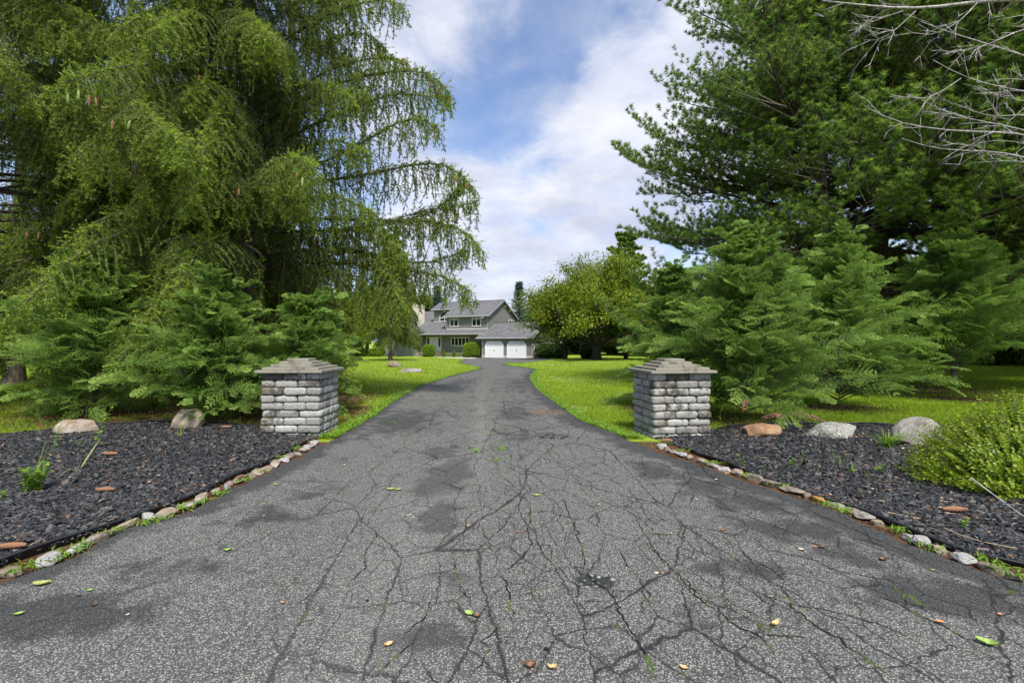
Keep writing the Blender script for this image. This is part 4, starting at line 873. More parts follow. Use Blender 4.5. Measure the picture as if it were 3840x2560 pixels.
def spruce(name, loc, H, zmin, Lmax, seed, extra=(), nbr=70, dens=1.0, label='', cat='tree', group=None, needW=.008, needN=150, azr=None, cones=0, tipk=.75, r0=.34, skip=None, nL=.046, lsp=.085):
    rng = np.random.default_rng(seed); root = empty(name, loc); tag(root, label, cat, group); loc = np.array(loc)
    TP, TR = bend_trunk(H, r0, .04, rng)
    bm_parts = [tubepart(TP[None], TR[None], 9)]
    curves = []; K = 14; tt = np.linspace(0, 1, K)[:, None]
    for i in range(nbr):
        z0 = zmin+(H-zmin-.6)*((i+.5*rng.random())/nbr)**1.0
        L = Lmax*(1-z0/(H*1.12))**.62*(.78+.32*rng.random()); L = max(L, .7)
        az = i*2.39996+rng.normal()*.25
        if azr is not None: az = azr[0]+(azr[1]-azr[0])*rng.random()
        o = np.array([math.cos(az), math.sin(az), 0]); sdv = np.array([-math.sin(az), math.cos(az), 0])*rng.normal()*.10
        rise = .10+.25*(z0/H)+.08*rng.normal(); base = np.array([np.interp(z0, TP[:, 2], TP[:, 0]), np.interp(z0, TP[:, 2], TP[:, 1]), z0])
        C = base+o*L*tt+sdv*L*tt**2+np.array([0, 0, 1.])*L*(rise*tt-.10*tt**2+.0-(.30+.1*rng.random())*tt**4)
        if skip is not None and skip(C+loc): continue
        curves.append(C)
    for e in extra: curves.append(resample(e, K)-loc)
    C = np.array(curves); nb = len(C); Ls = np.linalg.norm(np.diff(C, axis=1), axis=2).sum(1)
    bm_parts.append(tubepart(C, (.006+.0075*Ls)[:, None]*(1-.88*np.linspace(0, 1, K))[None]**.9, 5))
    # laterals: side twigs, longer mid-way
    segs0 = []; segs1 = []; tips0 = []; tips1 = []; twP = []; twR = []
    la = []; lt = []; lb = []
    for b in range(nb):
        n = max(8, int(Ls[b]/lsp)); s = np.linspace(.16, 1.0, n)+rng.normal(size=n)*.004; s = np.clip(s, 0, 1)
        la.append(s); lb.append(np.full(n, b))
    s = np.concatenate(la); b = np.concatenate(lb); m = len(s)
    fi = s*(K-1); i0 = np.minimum(fi.astype(int), K-2); fr = (fi-i0)[:, None]
    P = C[b, i0]*(1-fr)+C[b, i0+1]*fr; D = nrm(C[b, i0+1]-C[b, i0])
    sd_ = nrm(np.cross(D, np.array([0, 0, 1.])))*np.where(np.arange(m) % 2, 1, -1)[:, None]
    LL = (.20+.66*np.sin(np.pi*np.clip(s, 0, 1)**.8)**.8*(.6+.6*rng.random(m)))*np.minimum(1.0, Ls[b]/3.5+.25)
    dirn = nrm(sd_*(.75+.2*rng.random(m))[:, None]+D*.65+np.array([0, 0, 1.])*(.22*rng.normal(size=m)+.05)[:, None])
    KL = 5; tl = np.linspace(0, 1, KL)[None, :, None]
    LC = P[:, None]+dirn[:, None]*LL[:, None, None]*tl+np.array([0, 0, -1.])*(LL[:, None, None]*(.55*tl**2))
    twP.append(LC); twR.append(np.full((m, KL), .0035))
    a0 = LC[:, :-1].reshape(-1, 3); a1 = LC[:, 1:].reshape(-1, 3)
    young = np.clip((s-.45)*1.6, 0, 1)*tipk
    y0 = (young[:, None]*np.linspace(.2, 1, KL)[None])
    segs0.append(a0); segs1.append(a1); tips0.append(y0[:, :-1].ravel()); tips1.append(y0[:, 1:].ravel())
    # shoots set on the upper side of the outer branch
    nq = np.maximum(6, (Ls/.028).astype(int)); qb = np.repeat(np.arange(nb), nq); qs = .28+.72*rng.random(len(qb)); qf = qs*(K-1); qi = np.minimum(qf.astype(int), K-2); qr = (qf-qi)[:, None]
    QP = C[qb, qi]*(1-qr)+C[qb, qi+1]*qr; QD = nrm(C[qb, qi+1]-C[qb, qi]); qd = nrm(QD*.6+rng.normal(size=(len(qb), 3))*np.array([.55, .55, .45])+np.array([0, 0, .12])); ql = (.08+.22*rng.random(len(qb)))[:, None]
    qt = np.clip((qs-.3)*1.5, 0, 1)*tipk; segs0.append(QP); segs1.append(QP+qd*ql); tips0.append(qt*.6); tips1.append(np.minimum(1, qt+.25))
    # pendants: hang from laterals and from the branch
    q = rng.random((m, 3)); keep = q < np.array([.66, .60, .52])*dens
    st = np.concatenate([P[keep[:, 0]], (LC[:, 2])[keep[:, 1]], (LC[:, 4])[keep[:, 2]]]); sb = np.concatenate([b[keep[:, 0]], b[keep[:, 1]], b[keep[:, 2]]]); ss = np.concatenate([s[keep[:, 0]], s[keep[:, 1]], s[keep[:, 2]]])
    n = len(st); KP = 6; PL = (.22+.85*np.sin(np.pi*np.clip(ss*1.02, 0, 1))**.7*rng.random(n)**.8)*np.minimum(1.15, Ls[sb]/4.5+.25)
    tp = np.linspace(0, 1, KP)[None, :, None]; dr = rng.normal(size=(n, 1, 3))*np.array([.16, .16, 0]); dr2 = rng.normal(size=(n, 1, 3))*np.array([.10, .10, 0])
    PC = st[:, None]+np.array([0, 0, -1.])*PL[:, None, None]*tp+(dr*tp+dr2*tp**2)*PL[:, None, None]
    twP2 = PC; 
    bare = rng.random(n) < np.clip(.65-ss, 0, .5)       # inner ones bare
    g = ~bare
    a0 = PC[g][:, :-1].reshape(-1, 3); a1 = PC[g][:, 1:].reshape(-1, 3); gy = (np.clip((ss[g]-.5)*1.2, 0, .6)*tipk)[:, None]*np.linspace(.3, 1, KP)[None]
    segs0.append(a0); segs1.append(a1); tips0.append(gy[:, :-1].ravel()); tips1.append(gy[:, 1:].ravel())
    # short side sprigs on pendants
    k2 = np.repeat(np.arange(len(a0)), 2)[rng.random(2*len(a0)) < .9]; fq = rng.random((len(k2), 1)); sp0 = a0[k2]*fq+a1[k2]*(1-fq); dd = nrm(np.stack([rng.normal(size=len(sp0)), rng.normal(size=len(sp0)), -np.abs(rng.normal(size=len(sp0)))*.8-.35], 1)); sp1 = sp0+dd*(.05+.10*rng.random(len(sp0)))[:, None]
    segs0.append(sp0); segs1.append(sp1); tg = gy[:, 1:].ravel()[k2]; tips0.append(tg); tips1.append(np.minimum(1, tg+.25))
    S0 = np.concatenate(segs0); S1 = np.concatenate(segs1); T0 = np.concatenate(tips0); T1 = np.concatenate(tips1)
    ln = np.linalg.norm(S1-S0, axis=1)
    cnt = np.maximum(3, (ln*needN)).astype(int); Vs = []; ts = []; rs = []
    for lo, hi in ((3, 8), (8, 16), (16, 28), (28, 200)):
        mk = (cnt >= lo) & (cnt < hi)
        if mk.any():
            V, tt_, rr_ = needles(S0[mk], S1[mk], int(cnt[mk].mean()+.5), nL, needW, 52, rng, T0[mk], T1[mk]); Vs.append(V); ts.append(tt_); rs.append(rr_)
    V = np.concatenate(Vs)
    link('trunk', mergemesh('trunk', bm_parts, True), M['bark'], root)
    tw = [tubepart(LC, twR[0], 3)]
    sel = rng.random(n) < .8; tw.append(tubepart(PC[sel], np.full((sel.sum(), KP), .0028), 3))
    link('twigs', mergemesh('twigs', tw, True), M['twig'], root)
    link('crown', polys(V, 3, attrs={'tip': np.concatenate(ts), 'rnd': np.concatenate(rs)}), M['spruce'], root)
    print(name, 'needles', len(V))
    return root, np.concatenate([LC[:, -1], ]), s, b

def cone_mesh(rng, green):
    n = 10; k = 15; P = []; 
    for i in range(k):
        t_ = i/(k-1); r = .018*math.sin(math.pi*(.08+.84*t_))**.6*(1+.16*(i % 2)); 
        for j in range(n): a = 6.283*(j+.5*(i % 2))/n; P.append((r*math.cos(a), r*math.sin(a), -.135*t_))
    idx = np.arange(n*k).reshape(k, n); F = np.stack([idx[:-1], np.roll(idx, -1, 1)[:-1], np.roll(idx, -1, 1)[1:], idx[1:]], -1).reshape(-1, 4)
    V = np.array(P); l = np.concatenate([F.ravel(), idx[0][::-1], idx[-1]]); s = np.concatenate([np.arange(len(F))*4, [F.size, F.size+n]])
    return npmesh('cone', V, l, s)
CONEB = cone_mesh(None, 0); CONEG = CONEB.copy()
CONEB.materials.append(plain('brown_cone', (.26, .13, .07), .7, .2, .3, 60)); CONEG.materials.append(plain('green_cone', (.24, .30, .10), .6, .2, .2, 60))

SPX, SPY = -7.2, 13.0
def sil(pts, Ys): return [pt(u, v, y) for (u, v), y in zip(pts, Ys)]
c4 = lambda l: [(x/1.2375, y/1.2375) for x, y in l]
EX = []
for pl, y1 in (([(1150,330),(1350,160),(1550,50),(1760,-10),(1870,20)], 12.6), ([(1150,420),(1340,290),(1500,205),(1650,140),(1750,165),(1790,230)], 13.3), ([(1150,640),(1420,440),(1640,360),(1800,330),(1960,320),(2040,350),(2080,430)], 12.2),
               ([(1140,730),(1260,690),(1400,600),(1600,520),(1800,430),(1980,440),(2090,470)], 13.6), ([(1140,560),(1300,470),(1500,330),(1700,270),(1850,260),(1890,290)], 12.9),
               ([(1140,900),(1460,775),(1600,705),(1700,660),(1820,570),(1950,520),(2040,600)], 12.4), ([(1140,900),(1470,840),(1680,820),(1900,765),(2060,740),(2140,790),(2195,870)], 12.8),
               ([(1140,1080),(1500,1075),(1800,1040),(2000,1000),(2100,930),(2130,860)], 13.2), ([(1140,1000),(1530,1018),(1800,1022),(1940,1020),(2130,1040),(2200,1100),(2240,1165)], 12.6), ([(1800,1030),(1950,980),(2080,960),(2200,940)], 12.9),
               ([(1140,1200),(1500,1150),(1750,1180),(1900,1230),(2080,1210),(2160,1160)], 13.0), ([(1140,1240),(1500,1210),(1800,1240),(2000,1270),(2130,1290),(2175,1350)], 12.4),
               ([(1140,1300),(1400,1180),(1600,1140),(1750,1180),(1830,1300),(1860,1420)], 11.6), ([(1140,1220),(1400,1080),(1600,1060),(1800,1090),(1880,1180)], 12.2), ([(1140,1350),(1400,1260),(1600,1260),(1700,1330),(1760,1450)], 11.9),
               ([(1150,200),(1300,60),(1480,-50),(1700,-90)], 13.2), ([(1140,820),(1350,700),(1560,640),(1700,700)], 11.8), ([(1140,760),(1350,560),(1560,420),(1700,430)], 12.2), ([(1140,1050),(1350,930),(1560,900),(1720,980)], 11.6)):
    p = c4(pl); ys_ = np.linspace(SPY, y1, len(p)); ys_[-2:] -= .15
    EX.append(sil(p, ys_))
# near boughs hanging towards the viewer, traced
for pl, ys_ in (([(1130,420),(900,330),(640,290),(400,345),(250,400)], (13, 11, 9.2, 8.0, 7.6)), ([(1130,500),(850,480),(600,440),(700,560),(880,680)], (13, 11, 9, 8.2, 7.7)), ([(1130,700),(1000,720),(850,640),(760,600)], (13, 11.5, 9.8, 9)),
                ([(1130,900),(1200,850),(1330,760),(1400,700),(1440,790)], (13, 11.3, 10, 9.2, 8.9)), ([(1130,860),(1080,800),(1000,790),(930,850)], (13, 11.5, 10, 9.4)), ([(1130,1200),(1050,1110),(930,1090),(850,1120),(830,1200)], (13, 11.3, 9.9, 9.2, 8.9)),
                ([(1130,120),(1000,30),(850,60),(740,140)], (13, 11, 9.5, 8.8)), ([(1130,1240),(900,1220),(700,1260),(600,1350)], (13, 11.3, 10, 9.3)), ([(1130,160),(1120,60),(1180,90),(1240,180)], (13, 11.2, 10, 9.4))):
    EX.append(sil(c4(pl), ys_))
def skip_sky(C):
    # the open side of the tree is the traced boughs; keep random ones clear of it
    c = C[-1]; u = 1920+FPX*c[0]/max(c[1], .5); return u > 1400
root, tp_, s_, b_ = spruce('weeping_spruce', (SPX, SPY, gzf(SPY)), 17.0, 1.5, 5.6, 101, EX, nbr=150, label='huge weeping spruce with hanging branchlets and cones left of the driveway', needW=.020, needN=92, skip=skip_sky, lsp=.095)
# cones hang from the outer twig ends that face the driveway entrance
rng = np.random.default_rng(77); wp_ = tp_+np.array([SPX, SPY, gzf(SPY)]); uu = 1920+FPX*wp_[:, 0]/wp_[:, 1]; vv = 1280-FPX*(wp_[:, 2]-CAMZ)/wp_[:, 1]
TG = [(225,130),(624,60),(760,255),(330,375),(365,375),(385,390),(400,440),(500,460),(445,570),(460,625),(240,350),(280,380),(700,690),(890,700),(850,690),(1105,660),(1125,690),(1015,760),(720,900),(700,950),(705,1010),(120,850),(150,840),(140,900),(195,190),(110,170),(1380,160),(1430,200),(1600,300),(1660,300),(1690,330),(1640,490),(1560,160),(1720,660),(1760,690),(1780,890),(1020,180),(930,100)]
for i, (u, v) in enumerate(TG):
    dd = np.hypot(uu-u, vv-v)+6*(wp_[:, 1]-6); j = int(np.argmin(dd)); green = i in (10, 11, 7, 16, 18, 25, 26, 36)
    o = link('cone', CONEG if green else CONEB, None, root, tuple(tp_[j]+np.array([0, 0, .0]))); o.rotation_euler = (rng.normal()*.12, rng.normal()*.12, rng.random()*6)
    o.scale = (1.1, 1.1, 1.0+.25*rng.random()); dd[j] = 1e9; uu[j] = -9999
spruce('spruce', (-12.6, 11.2, gzf(11)), 15.5, 1.6, 6.2, 103, nbr=105, label='weeping spruce at the far left whose boughs enter the picture edge', needW=.022, needN=70, azr=(-2.2, 1.6), group='big weeping spruces left of the driveway')
s2, _, _, _ = spruce('spruce', (-13.6, 54, gzf(54)), 15.5, 2.3, 4.1, 104, nbr=80, dens=.8, tipk=.2, label='distant weeping spruce standing on the left lawn in front of the house wing', needW=.06, needN=24, r0=.22, nL=.09)
# shady spruces behind
back = [(-11.3, 20.5, 1.0, .6, 'dark spruce trunk and boughs seen left of the bright lawn gap'), (-15.3, 22.5, .95, 2.2, 'dark spruce behind the far left evergreen'), (-10.2, 17.0, .8, 4.2, 'shaded spruce directly behind the middle left evergreen'), (-16.5, 32, 1.0, 3.3, 'spruce in the shade beyond the lawn gap at the left'), (-17.5, 17.0, 1.05, 1.7, 'shaded spruce behind the far left weeping spruce'), (-22, 38, 1.1, 5.1, 'farthest left spruce in the dark row behind the weeping spruce')]
s3, _, _, _ = spruce('spruce', (back[0][0], back[0][1], gzf(back[0][1])), 14.5, 2.4, 4.6, 105, nbr=72, dens=.8, label=back[0][4], needW=.035, needN=36, r0=.26, nL=.05, group='shaded spruces behind the left bed')
for x, y, sc, rz, lb in back[1:]:
    c = copy_tree(s3); c.location = (x, y, gzf(y)); c.rotation_euler.z = rz; c.scale = (sc, sc, sc); c['label'] = lb

# ---------------------------------------------------------------- white pines
def pine(name, loc, H, zmin, Lmax, seed, label, group=None, whorl=.62, nw=6, tuftN=34, tuftL=.095, tuftW=.0065, r0=.28, azf=None, sub=15, twn=5, mat='pine', tk=.9, top=99.):
    rng = np.random.default_rng(seed); root = empty(name, loc); tag(root, label, 'tree', group)
    TP, TR = bend_trunk(H, r0, .05, rng, wobble=.1); parts = [tubepart(TP[None], TR[None], 10)]; K = 12; t1 = np.linspace(0, 1, K)[:, None]; cur = []
    z = zmin
    while z < min(H-.4, top):
        off = rng.random()*6.283
        for j in range(nw):
            az = off+j*6.283/nw+rng.normal()*.2; L = Lmax*min(1, (1-z/(H*1.06))**.75*1.15)*(.72+.4*rng.random())
            if azf is not None and not azf(az, z, L): continue
            o = np.array([math.cos(az), math.sin(az), 0]); sv = np.array([-math.sin(az), math.cos(az), 0])*rng.normal()*.22
            f = z/H; rise = -.10+.42*f**1.3+.09*rng.normal(); zz0 = z+rng.normal()*.1
            base = np.array([np.interp(zz0, TP[:, 2], TP[:, 0]), np.interp(zz0, TP[:, 2], TP[:, 1]), zz0])
            cur.append(base+o*L*t1+sv*L*t1**2+np.array([0, 0, 1.])*L*(rise*t1-.22*t1*(1-t1)*0+ (.05)*t1**2.5-.05*np.sin(t1*3.1))+np.concatenate([np.zeros((1, 3)), rng.normal(size=(K-1, 3))*.035]).cumsum(0)*.7)
        z += whorl*(.8+.4*rng.random())
    C = np.array(cur); Ls = np.linalg.norm(np.diff(C, axis=1), axis=2).sum(1); nb = len(C)
    parts.append(tubepart(C, (.010+.010*Ls)[:, None]*(1-.85*np.linspace(0, 1, K))[None], 6))
    link('trunk', mergemesh('trunk', parts, True), M['darkbark'], root)
    # sub-branches in roughly flat plates
    s = np.tile(np.linspace(.22, 1, sub), nb)+rng.normal(size=nb*sub)*.02; s = np.clip(s, 0, 1); b = np.repeat(np.arange(nb), sub); m = len(s)
    fi = s*(K-1); i0 = np.minimum(fi.astype(int), K-2); fr = (fi-i0)[:, None]; P = C[b, i0]*(1-fr)+C[b, i0+1]*fr; D = nrm(C[b, i0+1]-C[b, i0])
    sd_ = nrm(np.cross(D, np.array([0, 0, 1.])))*np.where(np.arange(m) % 2, 1, -1)[:, None]
    L2 = Ls[b]*(.10+.20*np.sin(np.pi*np.clip(s, 0, 1)*.75+.5))*(.7+.6*rng.random(m))
    endw = np.clip((s-.8)*5, 0, 1)[:, None]; d2 = nrm(sd_*(.9-.7*endw)+D*.8+np.array([0, 0, 1.])*(.22+.20*rng.normal(size=m))[:, None])
    KS = 6; t2 = np.linspace(0, 1, KS)[None, :, None]; SB = P[:, None]+d2[:, None]*L2[:, None, None]*t2+np.array([0, 0, 1.])*L2[:, None, None]*.16*t2**2
    # twigs off the sub-branches
    w = m*twn; si = np.repeat(np.arange(m), twn); ts_ = np.tile(np.linspace(.3, 1, twn), m); j0 = np.minimum((ts_*(KS-1)).astype(int), KS-2); f2 = (ts_*(KS-1)-j0)[:, None]
    Q = SB[si, j0]*(1-f2)+SB[si, j0+1]*f2; D2 = nrm(SB[si, j0+1]-SB[si, j0]); s2_ = nrm(np.cross(D2, np.array([0, 0, 1.])))*np.where(np.arange(w) % 2, 1, -1)[:, None]
    L3 = (.12+.26*rng.random(w))*np.minimum(1, L2[si]+.2); d3 = nrm(D2*.9+s2_*(.8*(ts_ < .99))[:, None]+np.array([0, 0, 1.])*(.40+.3*rng.normal(size=w))[:, None]+rng.normal(size=(w, 3))*.12)
    TW = np.stack([Q, Q+d3*L3[:, None]*.5, Q+d3*L3[:, None]+np.array([0, 0, 1.])*L3[:, None]*.12], 1)
    link('twigs', mergemesh('twigs', [tubepart(SB, (.004+.006*L2)[:, None]*(1-.7*np.linspace(0, 1, KS))[None], 4), tubepart(TW, np.full((w, 3), .003), 3)], True), M['twig'], root)
    # tufts: at the tip and half way
    S0 = np.concatenate([TW[:, 2]-nrm(TW[:, 2]-TW[:, 1])*.03, TW[:, 1], (TW[:, 1]+TW[:, 2])*.5]); S1 = np.concatenate([TW[:, 2]+.002, TW[:, 1]+nrm(TW[:, 2]-TW[:, 1])*.03, (TW[:, 1]+TW[:, 2])*.5+nrm(TW[:, 2]-TW[:, 1])*.03])
    T0 = np.concatenate([np.full(w, tk), np.full(w, .1), np.full(w, .25)])*(.4+.6*np.tile(rng.random(w), 3))
    V, tt_, rr_ = needles(S0, S1, tuftN, tuftL, tuftW, 55, rng, T0, T0)
    tt_ = tt_.reshape(-1, 3)*np.array([.8, .8, 1.2]) 
    link('crown', polys(V, 3, attrs={'tip': np.clip(tt_, 0, 1).ravel(), 'rnd': rr_}), M[mat], root); print(name, 'tuft needles', len(V)); return root
def azf1(az, z, L):
    y = math.sin(az)*L+16.5; x = 12.6+math.cos(az)*L
    if z < 5.2 and y < 13.2: return False
    return 1920+FPX*x/y > 2395
p1 = pine('white_pine', (12.6, 16.5, gzf(16.5)), 22.0, 1.9, 8.4, 201, 'tall white pine with layered soft green boughs right of the driveway', azf=azf1, whorl=.55, nw=9, tuftN=22, tuftW=.0165, tuftL=.130, sub=24, twn=9, top=14.)
p2 = pine('white_pine', (17.5, 13.5, gzf(13)), 15.0, 2.6, 6.2, 202, 'white pine at the far right behind the last feathery evergreen', azf=lambda az, z, L: z > 5 or (13.5+math.sin(az)*L > 12.9), whorl=.7, nw=7, tuftN=18, tuftW=.018, tuftL=.135, sub=18, twn=6)
p3 = pine('white_pine', (14.6, 62, gzf(62)), 16.5, 2.0, 4.6, 203, 'distant white pine rising behind the spreading cherry tree', whorl=.8, nw=6, tuftN=9, tuftW=.07, tuftL=.24, sub=13, twn=5, r0=.25)
for x, y, sc, rz, lb in ((21, 44, .62, 1.0, 'white pine on the lawn behind the small evergreen beside the right pillar'), (17.5, 36, .50, 2.4, 'shaded white pine farther back between the cherry tree and the tall pine'), (31, 48, .9, 4.0, 'white pine in the background at the right')):
    c = copy_tree(p3); c.location = (x, y, gzf(y)); c.rotation_euler.z = rz; c.scale = (sc,)*3; c['label'] = lb; c['group'] = 'background pines on the right'
p3['group'] = 'background pines on the right'
# spruce sprigs reaching into the top edge belong to a spruce behind the pine
spruce('spruce', (9.4, 14.6, gzf(14.6)), 16.5, 8.8, 4.2, 107, nbr=44, label='dark spruce overhead whose branch tips enter the top edge above the pine', needW=.016, needN=80, r0=.2, tipk=.35)

# ---------------------------------------------------------------- feathery cypress (flat sprays)
def cypress(name, loc, H, R, seed, label, group, nbr=150, KS=14, KT=6, low=.04, lean=(0, 0), fullness=5):
    rng = np.random.default_rng(seed); root = empty(name, loc); tag(root, label, 'evergreen', group)
    TP, TR = bend_trunk(H*.97, .018*H, .006, rng, wobble=.02); TP[:, 0] += lean[0]*(TP[:, 2]/H)**1.5; K = 9; tt = np.linspace(0, 1, K)[:, None]; cur = []; lens = []
    for i in range(nbr):
        f = low+(1-low-.02)*(i/nbr)**.92; z0 = f*H; az = i*2.39996+rng.normal()*.3
        L = R*((1-f)**.85*(.60+.40*min(1, f*6+.35)))*(.50+.85*rng.random())+.14
        el = rad(np.interp(f, [0, .2, 1], [16, 38, 68])+9*rng.normal()); o = np.array([math.cos(az), math.sin(az), 0]); sv = np.array([-math.sin(az), math.cos(az), 0])*rng.normal()*.12
        base = np.array([np.interp(z0, TP[:, 2], TP[:, 0]), np.interp(z0, TP[:, 2], TP[:, 1]), z0])
        cur.append(base+o*L*tt*math.cos(el)+sv*L*tt**2+np.array([0, 0, 1.])*L*(math.sin(el)*tt-.20*tt**2.6)); lens.append(L)
    for i in range(9):
        f = .74+.2*rng.random(); L = .40+.35*rng.random(); az = i*2.4+rng.random(); el = rad(58+18*rng.random()); o = np.array([math.cos(az), math.sin(az), 0])
        cur.append(np.array([np.interp(f*H, TP[:, 2], TP[:, 0]), np.interp(f*H, TP[:, 2], TP[:, 1]), f*H])+o*L*tt*math.cos(el)+np.array([0, 0, 1.])*L*(math.sin(el)*tt)+o*L*.25*tt**3-np.array([0, 0, 1.])*L*.12*tt**4); lens.append(L*.55)
    nbr = len(cur); C = np.array(cur); Lb = np.array(lens); parts = [tubepart(TP[None], TR[None], 8), tubepart(C, (.004+.006*Lb)[:, None]*(1-.8*np.linspace(0, 1, K))[None], 4)]
    # sprays along each branch (flat fans), plus one at its tip
    ns = fullness*2+1; s = np.tile(np.r_[np.linspace(.14, .92, ns-1), 1.0], nbr); b = np.repeat(np.arange(nbr), ns); m = len(s); s = np.clip(s+rng.normal(size=m)*.02, 0, .995)
    fi = s*(K-1); i0 = np.minimum(fi.astype(int), K-2); fr = (fi-i0)[:, None]; P = C[b, i0]*(1-fr)+C[b, i0+1]*fr; D = nrm(C[b, i0+1]-C[b, i0])
    side = nrm(np.cross(D, np.array([0, 0, 1.]))); sg = np.where(np.arange(m) % 2, 1, -1)[:, None]; last = (np.tile(np.arange(ns), nbr) == ns-1)[:, None]
    d = nrm(np.where(last, D, D*.95+side*sg*.75+np.array([0, 0, 1.])*(.28+.25*rng.normal(size=m))[:, None])); SL = Lb[b]*(.15+.22*(1-s))*(.5+1.0*rng.random(m))+.11; sprnd = .55*rng.random(m)+.45*rng.random(nbr)[b]
    roll = rng.normal(size=m)*.75; e = nrm(np.cross(d, np.array([0, 0, 1.]))); n_ = np.cross(e, d); e = nrm(e*np.cos(roll)[:, None]+n_*np.sin(roll)[:, None]); nup = np.cross(e, d)
    # spray axis curve: droops at the tip
    k1 = np.linspace(.10, 1, KS); 
    def axis(t_): return P[:, None]+d[:, None]*(SL[:, None]*t_)[..., None]-np.array([0, 0, 1.])*(SL[:, None]*.22*t_**2.2)[..., None]
    tt1 = np.broadcast_to(k1[None], (m, KS)); A = axis(tt1); A2 = axis(tt1+.03); DA = nrm(A2-A)
    allS0 = []; allS1 = []; allT = []
    yo = np.clip(s[:, None]*.55+.45*tt1-.15, 0, 1)
    for sg2 in (-1, 1):
        L2 = (SL[:, None]*(.52*(1-tt1)**.8+.04)+.022)*(.75+.5*rng.random((m, KS))); dd = nrm(DA*.92+e[:, None]*sg2*.60+nup[:, None]*.10*rng.normal(size=(m, KS, 1)))
        E = A+dd*L2[..., None]-np.array([0, 0, 1.])*(L2*.12)[..., None]
        allS0.append(A.reshape(-1, 3)); allS1.append(E.reshape(-1, 3)); allT.append((yo*(.35+.85*sprnd[:, None])).ravel())
    X0 = np.concatenate(allS0); X1 = np.concatenate(allS1); XT = np.concatenate(allT); EN = np.tile(np.repeat(e, KS, 0), (2, 1)); NU = np.tile(np.repeat(nup, KS, 0), (2, 1))
    # scaly leaflets: narrow rhombs to both sides of every second-order twig and at its end
    SR = np.tile(np.repeat(sprnd, KS), 2)
    q = len(X0); Vs = []; Ts = []; Rs = []; DD = nrm(X1-X0); LEN = np.linalg.norm(X1-X0, axis=1); PX = nrm(np.cross(DD, NU))
    for j in range(KT):
        f = (j+.35)/KT; c = X0+(X1-X0)*f
        for sg3 in (-1, 1):
            l3 = (.020+.018*(1-f))*(.8+.5*rng.random(q)); dd = nrm(DD*.85+PX*sg3*.60+rng.normal(size=(q, 3))*.12); w_ = nrm(np.cross(dd, NU+rng.normal(size=(q, 3))*.6))*.0062
            Vs.append(np.stack([c, c+dd*l3[:, None]*.5+w_, c+dd*l3[:, None], c+dd*l3[:, None]*.5-w_], 1)); Ts.append(np.clip(XT*.6+.4*f*XT, 0, 1)); Rs.append(.3*rng.random(q)+.7*SR)
    w_ = PX*.0034; Vs.append(np.stack([X0-w_*.6, X0+w_*.6, X1+DD*.012, X1-DD*.004-w_*.5], 1)); Ts.append(XT); Rs.append(SR)
    V = np.concatenate(Vs); T = np.concatenate(Ts); Rr = np.concatenate(Rs)
    link('trunk', mergemesh('trunk', parts, True), M['bark'], root)
    link('foliage', polys(V, 4, attrs={'tip': np.repeat(T, 4)*np.tile([.6, .9, 1, .9], len(V)), 'rnd': np.repeat(Rr, 4)}), M['cypress'], root); print(name, 'leaflets', len(V)); return root
G1 = 'young feathery evergreens behind the mulch beds'
CY = [(CYP[0], 2.9, 1.8, 150, 'broad feathery evergreen at the far left behind the long tan boulder', 10), (CYP[1], 2.25, 1.4, 120, 'feathery evergreen behind the pointed tan boulder, left of the left pillar', 9), (CYP[2], 2.1, 1.25, 90, 'small feathery evergreen directly behind the left pillar', 8),
      (CYP[3], 2.85, 1.15, 90, 'slender feathery evergreen directly behind the right pillar', 8), (CYP[4], 3.20, 1.75, 180, 'tall pointed feathery evergreen next to the orange boulder', 11), (CYP[5], 3.55, 1.95, 160, 'feathery evergreen in the middle of the right-hand row', 10), (CYP[6], 4.25, 2.4, 170, 'largest feathery evergreen at the right end of the row with a bare lower stem', 10)]
for i, ((x, y), H, R, nb, lb, ks) in enumerate(CY):
    cypress('feathery_evergreen', (x, y, gzf(y)), H, R, 300+i, lb, G1, nbr=int(nb*1.05), KS=7, KT=6, low=.04 if i != 6 else .14, fullness=5)
# ================================================================== BROADLEAF TREES
def leafquads(c, size, rng, droop=.3, up=.6, ngon=4):
    n = len(c); nv_ = nrm(np.stack([rng.normal(size=n), rng.normal(size=n), np.abs(rng.normal(size=n))+up], 1)); d = nrm(np.cross(nv_, rng.normal(size=(n, 3)))); d[:, 2] -= droop*np.abs(rng.normal(size=n)); d = nrm(d); e = nrm(np.cross(nv_, d))
    s = (size*(.7+.6*rng.random(n)))[:, None]
    if ngon == 4: V = np.stack([c, c+d*s*.45+e*s*.28, c+d*s, c+d*s*.45-e*s*.28], 1)
    else: V = np.stack([c, c+d*s*.25+e*s*.28, c+d*s*.65+e*s*.30, c+d*s, c+d*s*.65-e*s*.30, c+d*s*.25-e*s*.28], 1)
    return V
def grow(rng, base, dirv, L, r, lev, nch, spread, shrink, up, out, terms, k=5, wig=.12):
    P = [np.array(base, float)]; d = np.array(dirv, float)
    for i in range(k-1):
        d = d+rng.normal(size=3)*wig+np.array([0, 0, up]); d /= np.linalg.norm(d); P.append(P[-1]+d*L/(k-1))
    P = np.array(P); out.append((P, np.linspace(r, r*.6, k)))
    if lev == 0: terms.append(P); return
    for j in range(nch):
        t_ = .45+.55*(j+.6)/nch; p = P[min(k-1, int(round(t_*(k-1))))]; ax = rng.normal(size=3); ax -= ax@d*d; ax /= np.linalg.norm(ax)
        nd = d*math.cos(spread)+ax*math.sin(spread)*(.8+.4*rng.random()); grow(rng, p, nd/np.linalg.norm(nd), L*shrink*(.8+.4*rng.random()), r*.60, lev-1, nch, spread, shrink, up, out, terms, k, wig)
